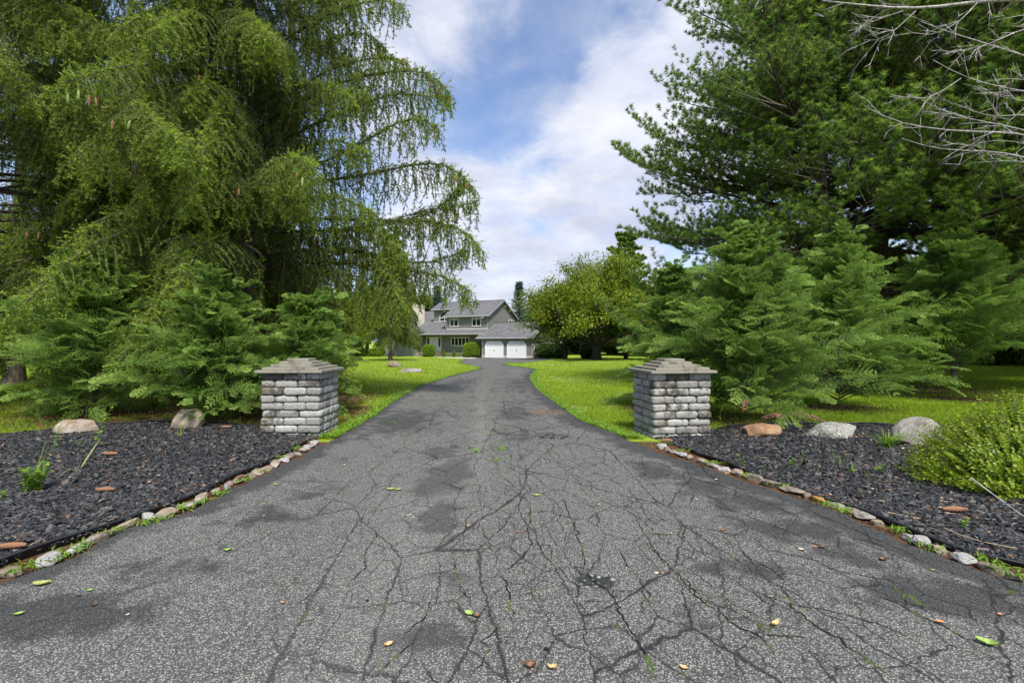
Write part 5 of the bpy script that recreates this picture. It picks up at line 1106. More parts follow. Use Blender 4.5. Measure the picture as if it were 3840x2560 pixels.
def broadleaf(name, loc, limbs, seed, label, mat, lev=3, nch=4, spread=.6, shrink=.68, up=.03, lsize=.12, nleaf=26, scat=.35, cat='tree', group=None, barkm='darkbark', droop=.3, tipmax=1.0, trunk=None, clip=None):
    rng = np.random.default_rng(seed); root = empty(name, loc); tag(root, label, cat, group); out = []; terms = []
    if trunk is not None: out.append(trunk)
    for (b_, d_, L_, r_) in limbs: grow(rng, b_, nrm(np.array(d_, float)), L_, r_, lev, nch, spread, shrink, up, out, terms)
    by = {}
    for P, R in out: by.setdefault(len(P), []).append((P, R))
    link('trunk', mergemesh('trunk', [tubepart(np.array([p for p, _ in v]), np.array([r for _, r in v]), 6) for v in by.values()], True), M[barkm], root)
    T = np.array(terms); n = len(T); f = rng.random((n, nleaf)); i0 = np.minimum((f*4).astype(int), 3); fr = (f*4-i0)[..., None]
    c = T[np.arange(n)[:, None], i0]*(1-fr)+T[np.arange(n)[:, None], i0+1]*fr+rng.normal(size=(n, nleaf, 3))*scat*np.array([1, 1, .55]); c = c.reshape(-1, 3)
    if clip is not None: c = c[clip(c)]
    V = leafquads(c, lsize, rng, droop); zz_ = (c[:, 2]-c[:, 2].min())/(np.ptp(c[:, 2])+.01)
    br = np.repeat(rng.random(n), nleaf)[:len(c)] if clip is None else rng.random(len(c))
    link('crown', polys(V, 4, attrs={'rnd': np.repeat(rng.random(len(c)), 4), 'tip': np.repeat(np.clip(br*.7*tipmax*(.3+.7*rng.random(len(c))), 0, 1), 4)}), M[mat], root); print(name, 'leaves', len(V)); return root
# cherry with a low fork
p = at(2237, 1346); rng = np.random.default_rng(5)
cy = min(p.y, 56.0); cx_ = (2237-1920)/FPX*cy; cz = gzf(cy)
limbs = []
for i in range(13):
    a = i*6.283/13+rng.normal()*.15; el = (.38, .75, 1.15)[i % 3]+rng.normal()*.08
    limbs.append(((.25*math.cos(a), .25*math.sin(a), 1.7+.2*rng.random()), (math.cos(a)*math.cos(el), math.sin(a)*math.cos(el), math.sin(el)), 4.6*(1.0 if i % 3 else 1.1), .19))
limbs.append(((0, 0, 1.8), (-.2, .1, 1), 5.0, .18)); limbs.append(((0, 0, 1.8), (.3, -.2, 1), 4.6, .16))
tk_ = (np.array([(0, 0, -.3), (0, 0, .1), (.02, 0, .7), (-.02, 0, 1.3), (0, 0, 2.0)], float), np.array([.95, .68, .52, .50, .42]))
cherry = broadleaf('cherry_tree', (cx_, cy, cz), limbs, 401, 'wide spreading cherry tree with a low forked trunk on the right lawn', 'cherry', lev=3, nch=4, spread=.52, shrink=.66, up=.045, lsize=.26, nleaf=62, scat=.50, droop=.55, trunk=tk_)
sm = broadleaf('small_tree', (cx_-3.1, cy+5, cz), [((0, 0, 1.6), (-.9, 0, .5), 3.0, .10), ((0, 0, 1.6), (.1, .6, .8), 3.0, .10), ((0, 0, 1.6), (-.4, -.6, .8), 2.8, .1), ((0, 0, 1.6), (.5, -.3, .9), 2.8, .1)], 402, 'second dark-trunked tree just left behind the cherry trunk', 'cherry', lev=2, nch=4, spread=.6, lsize=.22, nleaf=40, scat=.4, trunk=(np.array([(0, 0, -.2), (.02, 0, .3), (0, 0, .8), (.05, 0, 1.3), (0, 0, 1.8)], float), np.array([.42, .33, .3, .27, .2])))
# silvery tree by the wing of the house
hp = lambda a, b: np.array([2.85+a*math.cos(TH)+b*math.sin(TH), 67.9-a*math.sin(TH)+b*math.cos(TH)])
q = hp(-23.2, -2.0)
broadleaf('silver_tree', (q[0], q[1], -1.0), [((0, 0, 1.2), (.2, 0, 1), 2.6, .07), ((0, 0, 1.0), (-.5, 0, .9), 2.4, .06), ((0, 0, 1.0), (.6, .2, .9), 2.4, .06), ((0, 0, 1.1), (0, -.6, .9), 2.3, .06), ((0, 0, 1.3), (.4, -.3, 1), 2.6, .06)], 403, 'small silvery-leaved tree in front of the chimney wing of the house', 'silver', lev=3, nch=3, spread=.5, shrink=.7, lsize=.21, nleaf=90, scat=.40, barkm='twig', trunk=(np.array([(0, 0, -.1), (0, 0, .3), (0, 0, .6), (0, 0, .9), (0, 0, 1.3)], float), np.array([.1, .09, .08, .08, .07])))
# background broadleaf trees: three kinds, copied
def bgt(seed, label, mat, H=9., sp=.62, ls=.36, nl=110, sc_=.75):
    rng = np.random.default_rng(seed); limbs = []
    for i in range(9):
        a = i*2.4; el = .35+.9*(i/9.); limbs.append(((0, 0, H*(.16+.045*i)), (math.cos(a)*math.cos(el), math.sin(a)*math.cos(el), math.sin(el)), H*(.30-.008*i), .12))
    tr = (np.array([(0, 0, -.3), (0, .05, H*.15), (.1, 0, H*.3), (0, 0, H*.45), (.1, 0, H*.62)]), np.array([.30, .24, .2, .16, .10])*H/9)
    return broadleaf('broadleaf_tree', (0, 0, 0), limbs, seed, label, mat, lev=2, nch=4, spread=sp, shrink=.7, up=.03, lsize=ls, nleaf=nl, scat=sc_, trunk=tr, group='background broadleaf trees')
def place(o, x, y, sc, rz, lb, sz=None): o.location = (x, y, gzf(y)-.05); o.scale = (sc, sc, sz or sc); o.rotation_euler.z = rz; o['label'] = lb
bA = bgt(411, '', 'leafy'); bB = bgt(412, '', 'leafy', 11, .55, .38, 100); bC = bgt(413, '', 'cherry', 8, .7, .36, 110)
used = set()
BG = [('A', 8.5, 93, 1.35, 0, 'yellow-green tree rising behind the garage roof'), ('B', 12.5, 88, 1.1, 2, 'leafy tree between the blue spruce and the cherry tree'), ('C', 5.0, 98, 1.2, 1, 'pale leafy tree just right of the blue spruce tip'), ('A', -16.5, 99, 1.35, 3, 'leafy tree showing over the left end of the main roof'), ('B', -20, 96, 1.15, 1.2, 'leafy tree showing behind the chimney'),
      ('B', -27, 90, 1.15, 4, 'leafy tree left of the chimney behind the wing roof'), ('C', -34, 86, 1.5, 5, 'broad tree beyond the wing of the house'), ('A', -40, 78, 1.4, 2.5, 'leafy tree in the wood at the left, nearest the house'), ('B', -47, 72, 1.3, 1.1, 'leafy tree in the left wood, second from the house'),
      ('A', -52, 62, 1.3, 3.1, 'leafy tree in the left wood beyond the bright lawn gap'), ('C', -50, 50, 1.5, 2.1, 'round leafy tree at the near end of the left wood'), ('B', -44, 40, 1.1, .4, 'leafy tree behind the far left evergreen'), ('A', -38, 30, 1.05, 5.4, 'leafy tree at the extreme left edge in the shade'),
      ('C', -28, 78, 1.3, .9, 'low tree at the left corner of the house wing'), ('A', 19, 84, 1.3, 4.4, 'tree behind the cherry tree crown'), ('B', 25, 78, 1.1, 3.2, 'tree behind the distant white pine'), ('A', 32, 74, 1.3, 2.7, 'tree in the right background seen under the tall pine'), ('C', 39, 66, 1.6, .2, 'broad tree in the right background wood'),
      ('B', 45, 56, 1.2, 1.9, 'leafy tree in the right wood beyond the feathery evergreens'), ('A', 44, 44, 1.25, 5.9, 'leafy tree in the right wood between two evergreens'), ('C', 40, 34, 1.5, 3.9, 'round tree beyond the last feathery evergreen'), ('B', 31, 26, 1.15, 2.2, 'tall leafy tree filling the right edge behind the bare branches'), ('A', 24.5, 21.5, 1.3, .7, 'bright green leafy tree at the top right corner'), ('C', 26, 40, 1.3, 1.4, 'shaded tree between the right pines'), ('A', 16, 104, 1.3, 2.1, 'far tree right of the blue spruce behind the cherry'), ('B', 23, 108, 1.0, 3.7, 'far tree on the horizon behind the second dark trunk'), ('C', 30, 100, 1.4, 4.9, 'far round tree on the horizon right of the cherry trunk'), ('A', 38, 94, 1.4, 1.9, 'far tree on the horizon beyond the distant pine'), ('C', 47, 84, 1.5, 2.9, 'far tree at the right end of the horizon'), ('B', -32, 100, 1.1, .9, 'far tree behind the left end of the house wing'), ('C', -42, 96, 1.5, 1.9, 'far round tree on the left horizon')]
src = {'A': bA, 'B': bB, 'C': bC}
for k, x, y, sc, rz, lb in BG:
    o = src[k] if k not in used else copy_tree(src[k]); used.add(k); place(o, x, y, sc, rz, lb)
# conifers behind the house
def conif(seed, H, R, label, x, y, mat='bluefar', nb=130, W_=.10):
    rng = np.random.default_rng(seed); root = empty('blue_spruce', (x, y, gzf(y))); tag(root, label, 'tree', 'conifers behind the house')
    TP, TR = bend_trunk(H, .22, .03, rng); K = 6; tt = np.linspace(0, 1, K)[:, None]; cur = []
    for i in range(nb):
        f = .08+.9*i/nb; az = i*2.4; L = R*(1-f)**.85*(.8+.35*rng.random())+.12; o = np.array([math.cos(az), math.sin(az), 0]); cur.append(np.array([0, 0, f*H])+o*L*tt+np.array([0, 0, 1.])*L*(.1*tt+.12*tt**2))
    C = np.array(cur); link('trunk', mergemesh('trunk', [tubepart(TP[None], TR[None], 7), tubepart(C, np.full((nb, K), .03), 3)]), M['bark'], root)
    a0 = C[:, :-1].reshape(-1, 3); a1 = C[:, 1:].reshape(-1, 3); S0 = [a0]; S1 = [a1]
    for _ in range(7):
        dd = nrm(a1-a0); sd_ = nrm(np.cross(dd, [0, 0, 1.]))*rng.choice([-1, 1], len(a0))[:, None]; f = rng.random((len(a0), 1)); p_ = a0+(a1-a0)*f; S0.append(p_); S1.append(p_+(dd*.7+sd_*.7+np.array([0, 0, .25])*rng.normal(size=(len(a0), 1)))*(.15+.4*rng.random((len(a0), 1))))
    S0 = np.concatenate(S0); S1 = np.concatenate(S1); V, tt_, rr_ = needles(S0, S1, 9, .17, .06, 45, rng, 0.1, .6)
    link('crown', polys(V, 3, attrs={'tip': tt_, 'rnd': rr_}), M[mat], root); return root
conif(421, 13.0, 2.9, 'blue-green spruce rising behind the gable of the house', 1.25, 84)
conif(422, 13.2, 2.8, 'dark conifer showing over the middle of the main roof ridge', -14.2, 92)
conif(423, 11.5, 2.6, 'conifer behind the chimney roof at the left', -21.5, 90, 'pine')

# ================================================================== HOUSE PLANTING
def bush(name, x, y, rx, ry, rz_, seed, label, mat, n=9000, ls=.06, group=None, box=2.4, taper=0., cat='shrub', z0=None, lump=.06, stems=True):
    rng = np.random.default_rng(seed); root = empty(name, (x, y, gzf(y) if z0 is None else z0)); tag(root, label, cat, group)
    d = nrm(rng.normal(size=(n, 3))); e_ = 2./box; sup = (np.abs(d)**box).sum(1)**(-1./box); f = 1-.38*rng.random(n)**2.2
    f = f*(1+lump*(np.sin(d[:, 0]*7+seed)+np.sin(d[:, 1]*6+d[:, 2]*5)))
    c = d*sup[:, None]*f[:, None]*np.array([rx, ry, rz_]); c[:, 2] += rz_
    if taper: sc_ = 1-taper*(c[:, 2:3]/(2*rz_)); c[:, :2] *= np.clip(sc_, .03, 1)
    V = leafquads(c, ls, rng, .1, .2); V = V+0
    ks = 26; az = rng.random(ks)*6.28; top = np.stack([np.cos(az)*rx*.7*rng.random(ks), np.sin(az)*ry*.7*rng.random(ks), rz_*(.9+.7*rng.random(ks))], 1); ST = np.stack([top*0, top*.3*np.array([1, 1, 1.4]), top*.65, top], 1)
    if taper: ST[:, :, :2] *= .3
    link('stems', mergemesh('stems', [tubepart(ST, np.full((ks, 4), .012), 4)]), M['twig'], root)
    link('foliage', polys(V, 4, attrs={'rnd': np.repeat(rng.random(n), 4), 'tip': np.repeat((f > .9)*rng.random(n), 4)}), M[mat], root); return root
def hb(a, b): q = hp(a, b); return q[0], q[1]
ZH = -1.01
x, y = hb(-18.2, .2); bush('round_shrub', x, y, .98, .98, .93, 501, 'clipped ball-shaped shrub in front of the front door', 'hedge', 14000, .11, 'clipped shrubs before the house', z0=ZH, box=3.2, lump=.015)
x, y = hb(-10.15, .1); bush('round_shrub', x, y, 1.32, 1.25, 1.12, 502, 'large clipped shrub between the front windows and the garage', 'hedge', 18000, .11, 'clipped shrubs before the house', z0=ZH-.02, box=3.2, lump=.015)
for a, lb in ((-15.95, 'small conical shrub nearest the front door, below the long window'), (-13.95, 'small conical shrub under the middle of the long window'), (-12.05, 'small conical shrub nearest the large clipped shrub')):
    x, y = hb(a, 1.0); bush('conical_shrub', x, y, .42, .42, .50, 510+int(-a), lb, 'hedge', 3500, .09, 'small conical shrubs along the foundation', z0=ZH, box=2.0, taper=.75, lump=.03)
x, y = hb(2.6, 1.0); bush('rhododendron', x, y, 2.4, 1.7, 1.05, 520, 'wide dark glossy shrub beside the right corner of the garage', 'darkleaf', 16000, .19, z0=ZH, lump=.05)
p = at(2166, 1338); bush('shrub', p.x, 64, 1.25, 1.1, .78, 521, 'rounded shrub left of the cherry trunk, farther back on the lawn', 'darkleaf', 9000, .17, lump=.05, z0=gzf(64))
x, y = hb(-25.5, -1.8); bush('shrub', x-1.4, y, 1.25, .9, .62, 522, 'low clipped hedge shrub in front of the house wing', 'hedge', 9000, .12, z0=ZH, box=3, lump=.02)
p = at(1440, 1338); bush('shrub', x-4.0, y+.5, 1.0, .8, .6, 523, 'second low shrub farther left of the house wing', 'hedge', 6000, .12, z0=ZH, box=3, lump=.03)
UND = [(-36, 60), (-33, 64), (-41, 56), (-44, 46), (-31, 68), (-38, 48), (36, 56), (41, 48), (30, 62), (37, 38), (27, 66), (42, 30), (-35, 24), (-30, 19), (34, 22), (28, 52), (20, 92), (26, 90), (33, 86), (14, 96)]
UL = ['beyond the lawn gap at the left, middle', 'beyond the lawn gap at the left, right part', 'beyond the lawn gap at the left, left part', 'deep in the left wood edge', 'next to the house wing hedge', 'in front of the left wood', 'under the right background trees, middle', 'under the right background trees, right part', 'under the right background trees near the cherry tree', 'behind the middle right-hand evergreen', 'behind the cherry tree at the right', 'at the right wood edge', 'behind the far left evergreen', 'at the extreme left behind the spruce', 'at the extreme right behind the last evergreen', 'on the lawn between the right pines', 'on the horizon behind the second dark trunk', 'on the horizon right of the cherry trunk', 'on the horizon behind the distant pine', 'behind the dark shrub at the garage corner']
u0 = None
for i, ((x, y), l) in enumerate(zip(UND, UL)):
    if u0 is None: u0 = bush('undergrowth_bush', x, y, 3.6, 2.2, 1.5, 530, '', 'leafy', 15000, .26, 'bushes along the wood edges', lump=.12); o = u0
    else: o = copy_tree(u0)
    o.location = (x, y, gzf(y)-.1); o.rotation_euler.z = i*1.3; o.scale = (1, 1, .8+.12*(i % 5)); o['label'] = 'leafy bush '+l

# ================================================================== FOREGROUND BOXWOOD
rng = np.random.default_rng(600); bx, by = 4.78, 4.45; bz = gzf(by)
root = empty('boxwood', (bx, by, bz)); tag(root, 'loose yellow-green boxwood bush at the right edge of the picture', 'shrub')
n = 5200; d = nrm(np.stack([rng.normal(size=n), rng.normal(size=n), np.abs(rng.normal(size=n))*.85-.12], 1)); Rb = np.array([.92, .82, .76])*(1+.10*np.sin(d[:, :1]*6+1)+.05*np.sin(d[:, 1:2]*9)+.04*rng.normal(size=(n, 1)))
E = d*Rb*(1-.75*rng.random((n, 1))**1.5); E[:, 2] += .06; E[:, 2] = np.maximum(E[:, 2], .05+.1*rng.random(n)); S = E*.62; S[:, 2] = np.maximum(S[:, 2]-.05, .02); K = 5; tt = np.linspace(0, 1, K)[None, :, None]
Cc = S[:, None]*(1-tt)+E[:, None]*tt+np.array([0, 0, 1.])*.03*tt**2+rng.normal(size=(n, 1, 3))*.03*tt*(1-tt)
nl = 24; f = np.tile(np.linspace(.18, 1, nl//2).repeat(2), n); i = np.repeat(np.arange(n), nl); j0 = np.minimum((f*(K-1)).astype(int), K-2); fr = (f*(K-1)-j0)[:, None]
c = Cc[i, j0]*(1-fr)+Cc[i, j0+1]*fr; dd = nrm(Cc[i, j0+1]-Cc[i, j0]); r = nrm(np.cross(dd, rng.normal(size=(len(f), 3)))); ld = nrm(dd*.55+r*.85); e = nrm(np.cross(ld, dd)); sz = (.021+.013*rng.random(len(f)))[:, None]*(1.1-.35*f[:, None])
V = np.stack([c, c+ld*sz*.3+e*sz*.33, c+ld*sz*.75+e*sz*.30, c+ld*sz, c+ld*sz*.75-e*sz*.30, c+ld*sz*.3-e*sz*.33], 1)
link('foliage', polys(V, 6, attrs={'rnd': np.repeat(rng.random(len(f)), 6), 'tip': np.repeat(np.clip((f-.35)*1.2, 0, 1)*rng.random(len(f))**.6, 6)}), M['boxwood'], root)
B0 = np.stack([S*0+np.array([0, 0, -.02]), S*.35*np.array([1, 1, .6]), S*.75, S], 1)[::5]
link('stems', mergemesh('stems', [tubepart(Cc[::2], np.full((len(Cc[::2]), K), .0014), 3), tubepart(B0, np.full((len(B0), 4), .004), 4)]), M['twig'], root)

# ================================================================== BARE BRANCHES, TOP RIGHT
c5 = lambda l: [(2200+x/1.4256, y/1.4256) for x, y in l]
root = empty('bare_tree', (7.4, 5.6, gzf(5.6))); tag(root, 'dead tree with bare pale grey branches reaching in from the right edge', 'tree')
TPb = np.array([(7.5, 5.6, -.2), (7.45, 5.6, 1.2), (7.55, 5.6, 2.6), (7.45, 5.65, 4.0), (7.6, 5.6, 5.6), (7.5, 5.6, 7.0)]); parts = [tubepart(TPb[None], np.array([[.17, .14, .12, .10, .07, .04]]), 8)]
rng = np.random.default_rng(700); subs = []
for pl, r0_, zt in (([(2330,-10),(2130,0),(1900,40),(1700,55),(1500,30),(1260,5)], .026, 5.2), ([(2338,300),(2170,245),(2000,190),(1850,150),(1785,115)], .012, 4.2), ([(2338,485),(2130,455),(2000,410),(1920,370),(1850,320)], .010, 3.9), ([(2338,690),(2200,665),(2000,630),(1880,590),(1790,535)], .011, 3.2),
                ([(2338,700),(2060,710),(1850,690),(1700,670),(1560,625),(1480,565)], .013, 3.1), ([(2338,830),(2150,800),(1950,812),(1800,790),(1685,740)], .011, 2.8), ([(2338,130),(2250,200),(2100,260),(1950,295),(1845,270)], .012, 4.9), ([(2338,600),(2150,640),(2000,560),(1850,520)], .008, 3.6),
                ([(2090,15),(2000,110),(1900,170),(1810,190)], .009, None), ([(2000,420),(1900,490),(1800,530),(1660,515)], .007, None), ([(2338,850),(2200,862),(2050,872)], .009, 2.7), ([(1760,60),(1640,170),(1560,215),(1475,215)], .006, None), ([(1690,60),(1600,90),(1520,120),(1455,142)], .006, None),
                ([(2338,540),(2200,520),(2060,470)], .008, 3.9), ([(2338,410),(2210,420),(2110,440)], .008, 3.7), ([(2338,760),(2200,740),(2080,760),(1960,800)], .008, 3.0), ([(2338,60),(2260,110),(2180,110)], .012, 4.7)):
    pp = c5(pl); Y0 = 5.5+rng.normal()*.25; P = [pt(u, v, Y0+.12*rng.normal()*0+.05*i_) for i_, (u, v) in enumerate(pp)]
    if zt is not None: P = [Vector((7.5, 5.6, zt))]+P
    C = resample(P, 16); parts.append(tubepart(C[None], (r0_*np.linspace(1.3 if zt else 1, .22, 16))[None], 6))
    for s in range(12 if zt else 7):
        j = rng.integers(4, 15); d0 = nrm(C[j]-C[j-1]); dn = nrm(d0*.8+rng.normal(size=3)*np.array([.4, .4, .55])); L = .10+.38*rng.random(); a = C[j]; T = np.stack([a, a+dn*L*.35+np.array([0, 0, .01]), a+dn*L*.7+rng.normal(size=3)*.02, a+dn*L+np.array([0, 0, .05*rng.normal()])]); subs.append(T)
        for s2_ in range(2):
            k_ = rng.integers(1, 3); dn2 = nrm(dn+rng.normal(size=3)*.6); a = T[k_]; L2_ = .05+.14*rng.random(); subs.append(np.stack([a, a+dn2*L2_*.3, a+dn2*L2_*.7, a+dn2*L2_]))
parts.append(tubepart(np.array(subs), np.linspace(.0042, .0018, 4)[None].repeat(len(subs), 0), 4))
V, l, s, a = merge(parts); V = V-np.array([7.4, 5.6, gzf(5.6)]); link('branches', npmesh('branches', V, l, s, smooth=True), M['dead'], root)

# ================================================================== SMALL THINGS
def ribbon(P, W_, nside=None):
    """P (k,3), W (k,) flat ribbon"""
    P = np.asarray(P, float); T = nrm(np.gradient(P, axis=0)); s = nrm(np.cross(T, np.array([0.2, -1, .35]))) if nside is None else nside; A = P-s*W_[:, None]; B = P+s*W_[:, None]; k = len(P); V = np.empty((2*k, 3)); V[0::2] = A; V[1::2] = B
    F = np.array([(2*i, 2*i+1, 2*i+3, 2*i+2) for i in range(k-1)]); return V, F
def tuft(u, v, n, L, sp, wd, seed, label, name='grass_tuft', tip=.3, cat='grass tuft', group=None, stiff=.0, mat='weed', dz=.03, flat=False):
    rng = np.random.default_rng(seed); p = at(u, v); ps = []
    for i in range(n):
        az = rng.random()*6.283; l = L*(.55+.6*rng.random()); b0 = np.array([rng.normal(), rng.normal(), 0])*.012*(1+sp*2); o = np.array([math.cos(az), math.sin(az), 0]); tt = np.linspace(0, 1, 7)[:, None]; a = sp*(.4+.8*rng.random())
        C = b0+o*l*a*tt**1.3+np.array([0, 0, 1.])*l*(tt-(.35+a*.55)*tt**2*(1-stiff)); V, F = ribbon(C, wd*(1-np.linspace(0, 1, 7)**2.2)+.0004, nrm(np.array([-o[1], o[0], .3]))); ps.append((V, [F], {'rnd': rng.random(), 'tip': tip*rng.random()+tip*.5}))
    o = link(name, mergemesh(name, ps), M[mat], None, (p.x, p.y, p.z+dz)); tag(o, label, cat, group); return o
def leafy(u, v, H, nl, ls, seed, label, lean=(0, 0), name='weed', mat='weed', nst=1, tip=.5, cat='weed', dz=.03):
    rng = np.random.default_rng(seed); p = at(u, v); ps = []; lv = []
    for k in range(nst):
        az = rng.random()*6.283; h = H*(.7+.4*rng.random()) if nst > 1 else H; sp = (.35 if nst > 1 else 0); tt = np.linspace(0, 1, 9)[:, None]
        C = np.array([math.cos(az), math.sin(az), 0])*sp*h*tt+np.array([lean[0], lean[1], 0])*h*tt**1.4+np.array([0, 0, 1.])*h*tt*(1-.12*tt); ps.append(tubepart(C[None], (.0028*np.linspace(1.3, .5, 9))[None], 5, rnd=.5, tip=.6))
        for j in range(nl):
            f = .12+.88*j/max(1, nl-1); c = np.array([np.interp(f, tt[:, 0], C[:, i]) for i in range(3)]); a2 = j*2.4+rng.normal()*.4; ld = nrm(np.array([math.cos(a2), math.sin(a2), .35+.2*rng.normal()])); e = nrm(np.cross(ld, [0, 0, 1.])); s = ls*(.75+.5*rng.random())*(1.05-.35*f); n_ = np.cross(e, ld)
            V = np.stack([c, c+ld*s*.3+e*s*.27, c+ld*s*.65+e*s*.24, c+ld*s-n_*s*.12, c+ld*s*.65-e*s*.24, c+ld*s*.3-e*s*.27]); lv.append((V, [np.array([[0, 1, 2, 3, 4, 5]])], {'rnd': rng.random(), 'tip': tip*rng.random()+.2*tip}))
    root = empty(name, (p.x, p.y, p.z+dz)); tag(root, label, cat); link('stem', mergemesh('stem', ps, True), M[mat], root); link('leaves', mergemesh('leaves', lv), M[mat], root); return root
def u2(x, y): return x*1.63265, y*1.63265
tuft(*u2(1092, 1041), 26, .10, .9, .004, 1, 'bright grass tuft in the asphalt, left of the pale wheel strip', dz=.02)
tuft(*u2(1151, 1036), 26, .10, 1.0, .004, 2, 'bright grass tuft in the asphalt, right of the pale wheel strip', dz=.02)
tuft(*u2(1140, 1062), 22, .085, 1.1, .004, 3, 'bright spreading tuft nearest the camera of the three in mid lane', dz=.02)
tuft(*u2(1147, 1020), 12, .06, 1.0, .004, 4, 'tiny grass sprig in the crack just beyond the bright tufts', dz=.02)
tuft(*u2(1129, 999), 12, .06, 1.0, .004, 5, 'tiny grass sprig midway between the pillars', dz=.02)
tuft(*u2(1110, 960), 14, .08, 1.0, .005, 6, 'small grass sprig beyond the pillars on the pale strip', dz=.02)
tuft(*u2(1172, 981), 12, .07, 1.0, .005, 7, 'small grass sprig beyond the pillars, right of the pale strip', dz=.02)
tuft(*u2(1832, 1411), 16, .032, 1.0, .002, 8, 'tiny green grass sprig in a crack in the right foreground', dz=.02)
tuft(*u2(900, 975), 14, .09, 1.0, .005, 9, 'grass sprig near the left asphalt edge beyond the pillar', dz=.02)
tuft(3330, 1688, 75, .36, .75, .0045, 10, 'big arching grass clump in front of the grey-tan boulder', name='grass_clump', tip=.5, cat='grass clump', stiff=.25)
tuft(145, 1830, 5, .55, .25, .006, 11, 'tall upright green grass blades at the left in the mulch', name='tall_grass', tip=.35, cat='grass clump', stiff=.7)
tuft(95, 1860, 6, .34, .55, .0075, 12, 'broad drooping grass blades beside the leafy weed in the left bed', name='tall_grass', tip=.35, cat='grass clump', stiff=.5)
tuft(675, 1645, 9, .26, .30, .004, 13, 'thin grassy stalks in front of the pointed tan boulder', name='tall_grass', tip=.5, cat='grass clump', stiff=.8)
tuft(3145, 1757, 6, .20, .30, .004, 14, 'upright grass blades in the middle of the right bed', tip=.4, stiff=.7)
tuft(3195, 1785, 7, .17, .6, .0035, 15, 'small spiky grass sprout in the right bed, left of the pair', tip=.5, stiff=.4)
tuft(3285, 1780, 12, .13, .9, .0035, 16, 'spreading sprout in the right bed near the boxwood', tip=.6, stiff=.4)
tuft(3265, 1805, 6, .12, .5, .003, 17, 'thin sprout in the right bed below the spreading one', tip=.6, stiff=.5)
tuft(3435, 1830, 5, .16, .3, .003, 18, 'thin upright grass blades by the lower left side of the boxwood', tip=.4, stiff=.7)
tuft(3010, 1735, 5, .13, .4, .003, 19, 'narrow upright grass sprout behind the dry stalks in the right bed', tip=.5, stiff=.6)
leafy(355, 1690, .62, 17, .085, 21, 'tall leaning pale green weed in front of the long tan boulder', lean=(.38, 0))
leafy(205, 1690, .38, 14, .055, 22, 'slim leafy weed left of the long tan boulder', lean=(.22, 0))
leafy(130, 1855, .24, 13, .075, 23, 'bushy bright green weed in the left mulch bed', nst=7)
leafy(12, 1885, .08, 6, .04, 24, 'tiny green weed at the left picture edge', nst=3)
leafy(295, 1680, .10, 7, .03, 25, 'tiny weed between the slim weed and the leaning weed', nst=2)
leafy(2785, 1762, .15, 10, .030, 26, 'upright small leafy weed in the right bed near the driveway stones', nst=3)
leafy(2855, 1768, .05, 6, .025, 27, 'tiny weed in the right bed close to the edging', nst=3)
leafy(2970, 1757, .08, 8, .035, 28, 'low leafy weed beside the dry stalks in the right bed', nst=4)
leafy(3620, 1995, .08, 7, .035, 29, 'small star-shaped weed in the right bed below the boxwood', nst=2)
leafy(2700, 1615, .34, 9, .05, 30, 'prickly weed against the right side of the right pillar', lean=(.05, 0))
leafy(3060, 1610, .10, 9, .05, 34, 'low leafy weed between the orange and lichen boulders', nst=4)
FR = {'left': [(1110,1690),(1060,1722),(980,1778),(905,1812),(820,1862),(745,1892),(600,1960),(540,1975),(410,2010),(300,2065),(215,2100),(120,2135),(50,2160),(690,1920)], 'right': [(2560,1700),(2480,1668),(2660,1745),(2800,1795),(2925,1832),(3105,1908),(3160,1930),(3375,2005),(3465,2065),(3690,2120),(3760,2150),(3820,2180)]}
for sd_, L_ in FR.items():
    for i, (u, v) in enumerate(sorted(L_, key=lambda q: q[1])):
        tuft(u, v, 30, .075, 1.2, .0035, 40+i*3+(sd_ == 'right'), 'grass tuft between the border stones, %s from the pillar along the %s edge' % (ORD[i], sd_), group='grass tufts among the %s border stones' % sd_, dz=.03, tip=.4)
# dry stalks
DRY = plain('dry_straw', (.42, .33, .16), .8, .2, .2, 20); GRN = plain('fading_blade', (.28, .34, .12), .7, .2, .25, 12)
def stalk(pts, wd, label, mat, z=.05, name='dry_stalk'):
    P = [at(u, v, z+.02*((i*7) % 3)/2) for i, (u, v) in enumerate(pts)]; C = resample(P, 10); V, F = ribbon(C, wd*np.sin(np.linspace(.25, 2.95, 10))+.001, np.array([0.1, -.9, .45])); me = npmesh(name, V, F, np.arange(len(F))*4); tag(link(name, me, mat), label, 'dry stalk')
def wp2(x, y): return (x/1.8085, 1100+y/1.8085)
P0_ = at(*wp2(540, 1195)); P1_ = P0_+Vector((.17, .05, .31)); C = resample([P0_, (P0_+P1_)/2+Vector((0, 0, .01)), P1_], 8); V, F = ribbon(C, np.array([.006, .007, .008, .008, .007, .006, .004, .001]), np.array([.9, 0, -.4])); tag(link('cut_blade', npmesh('cut_blade', V, F, np.arange(len(F))*4), GRN), 'single slanting cut iris blade standing in the left bed', 'leaf blade')
stalk([wp2(560, 1180), wp2(690, 1215), wp2(780, 1235), wp2(840, 1268)], .009, 'long grey-green blade lying flat in the left bed', GRN)
stalk([wp2(930, 1155), wp2(1040, 1135), wp2(1120, 1125), wp2(1140, 1145)], .008, 'bent green blade lying in the middle of the left bed', GRN)
stalk([wp2(955, 1172), wp2(1060, 1170), wp2(1160, 1160)], .007, 'straw-coloured blade crossing the bent green one', DRY)
stalk([wp2(380, 1290), wp2(450, 1240), wp2(510, 1210), wp2(520, 1260)], .006, 'tangle of dry brown leaves at the foot of the slanting blade', DRY)
stalk([wp2(745, 1180), wp2(800, 1183), wp2(865, 1200)], .004, 'thin pale straw left of the bent green blade', DRY)
def wp3(x, y): return (2300+x/1.527, 1000+y/1.527)
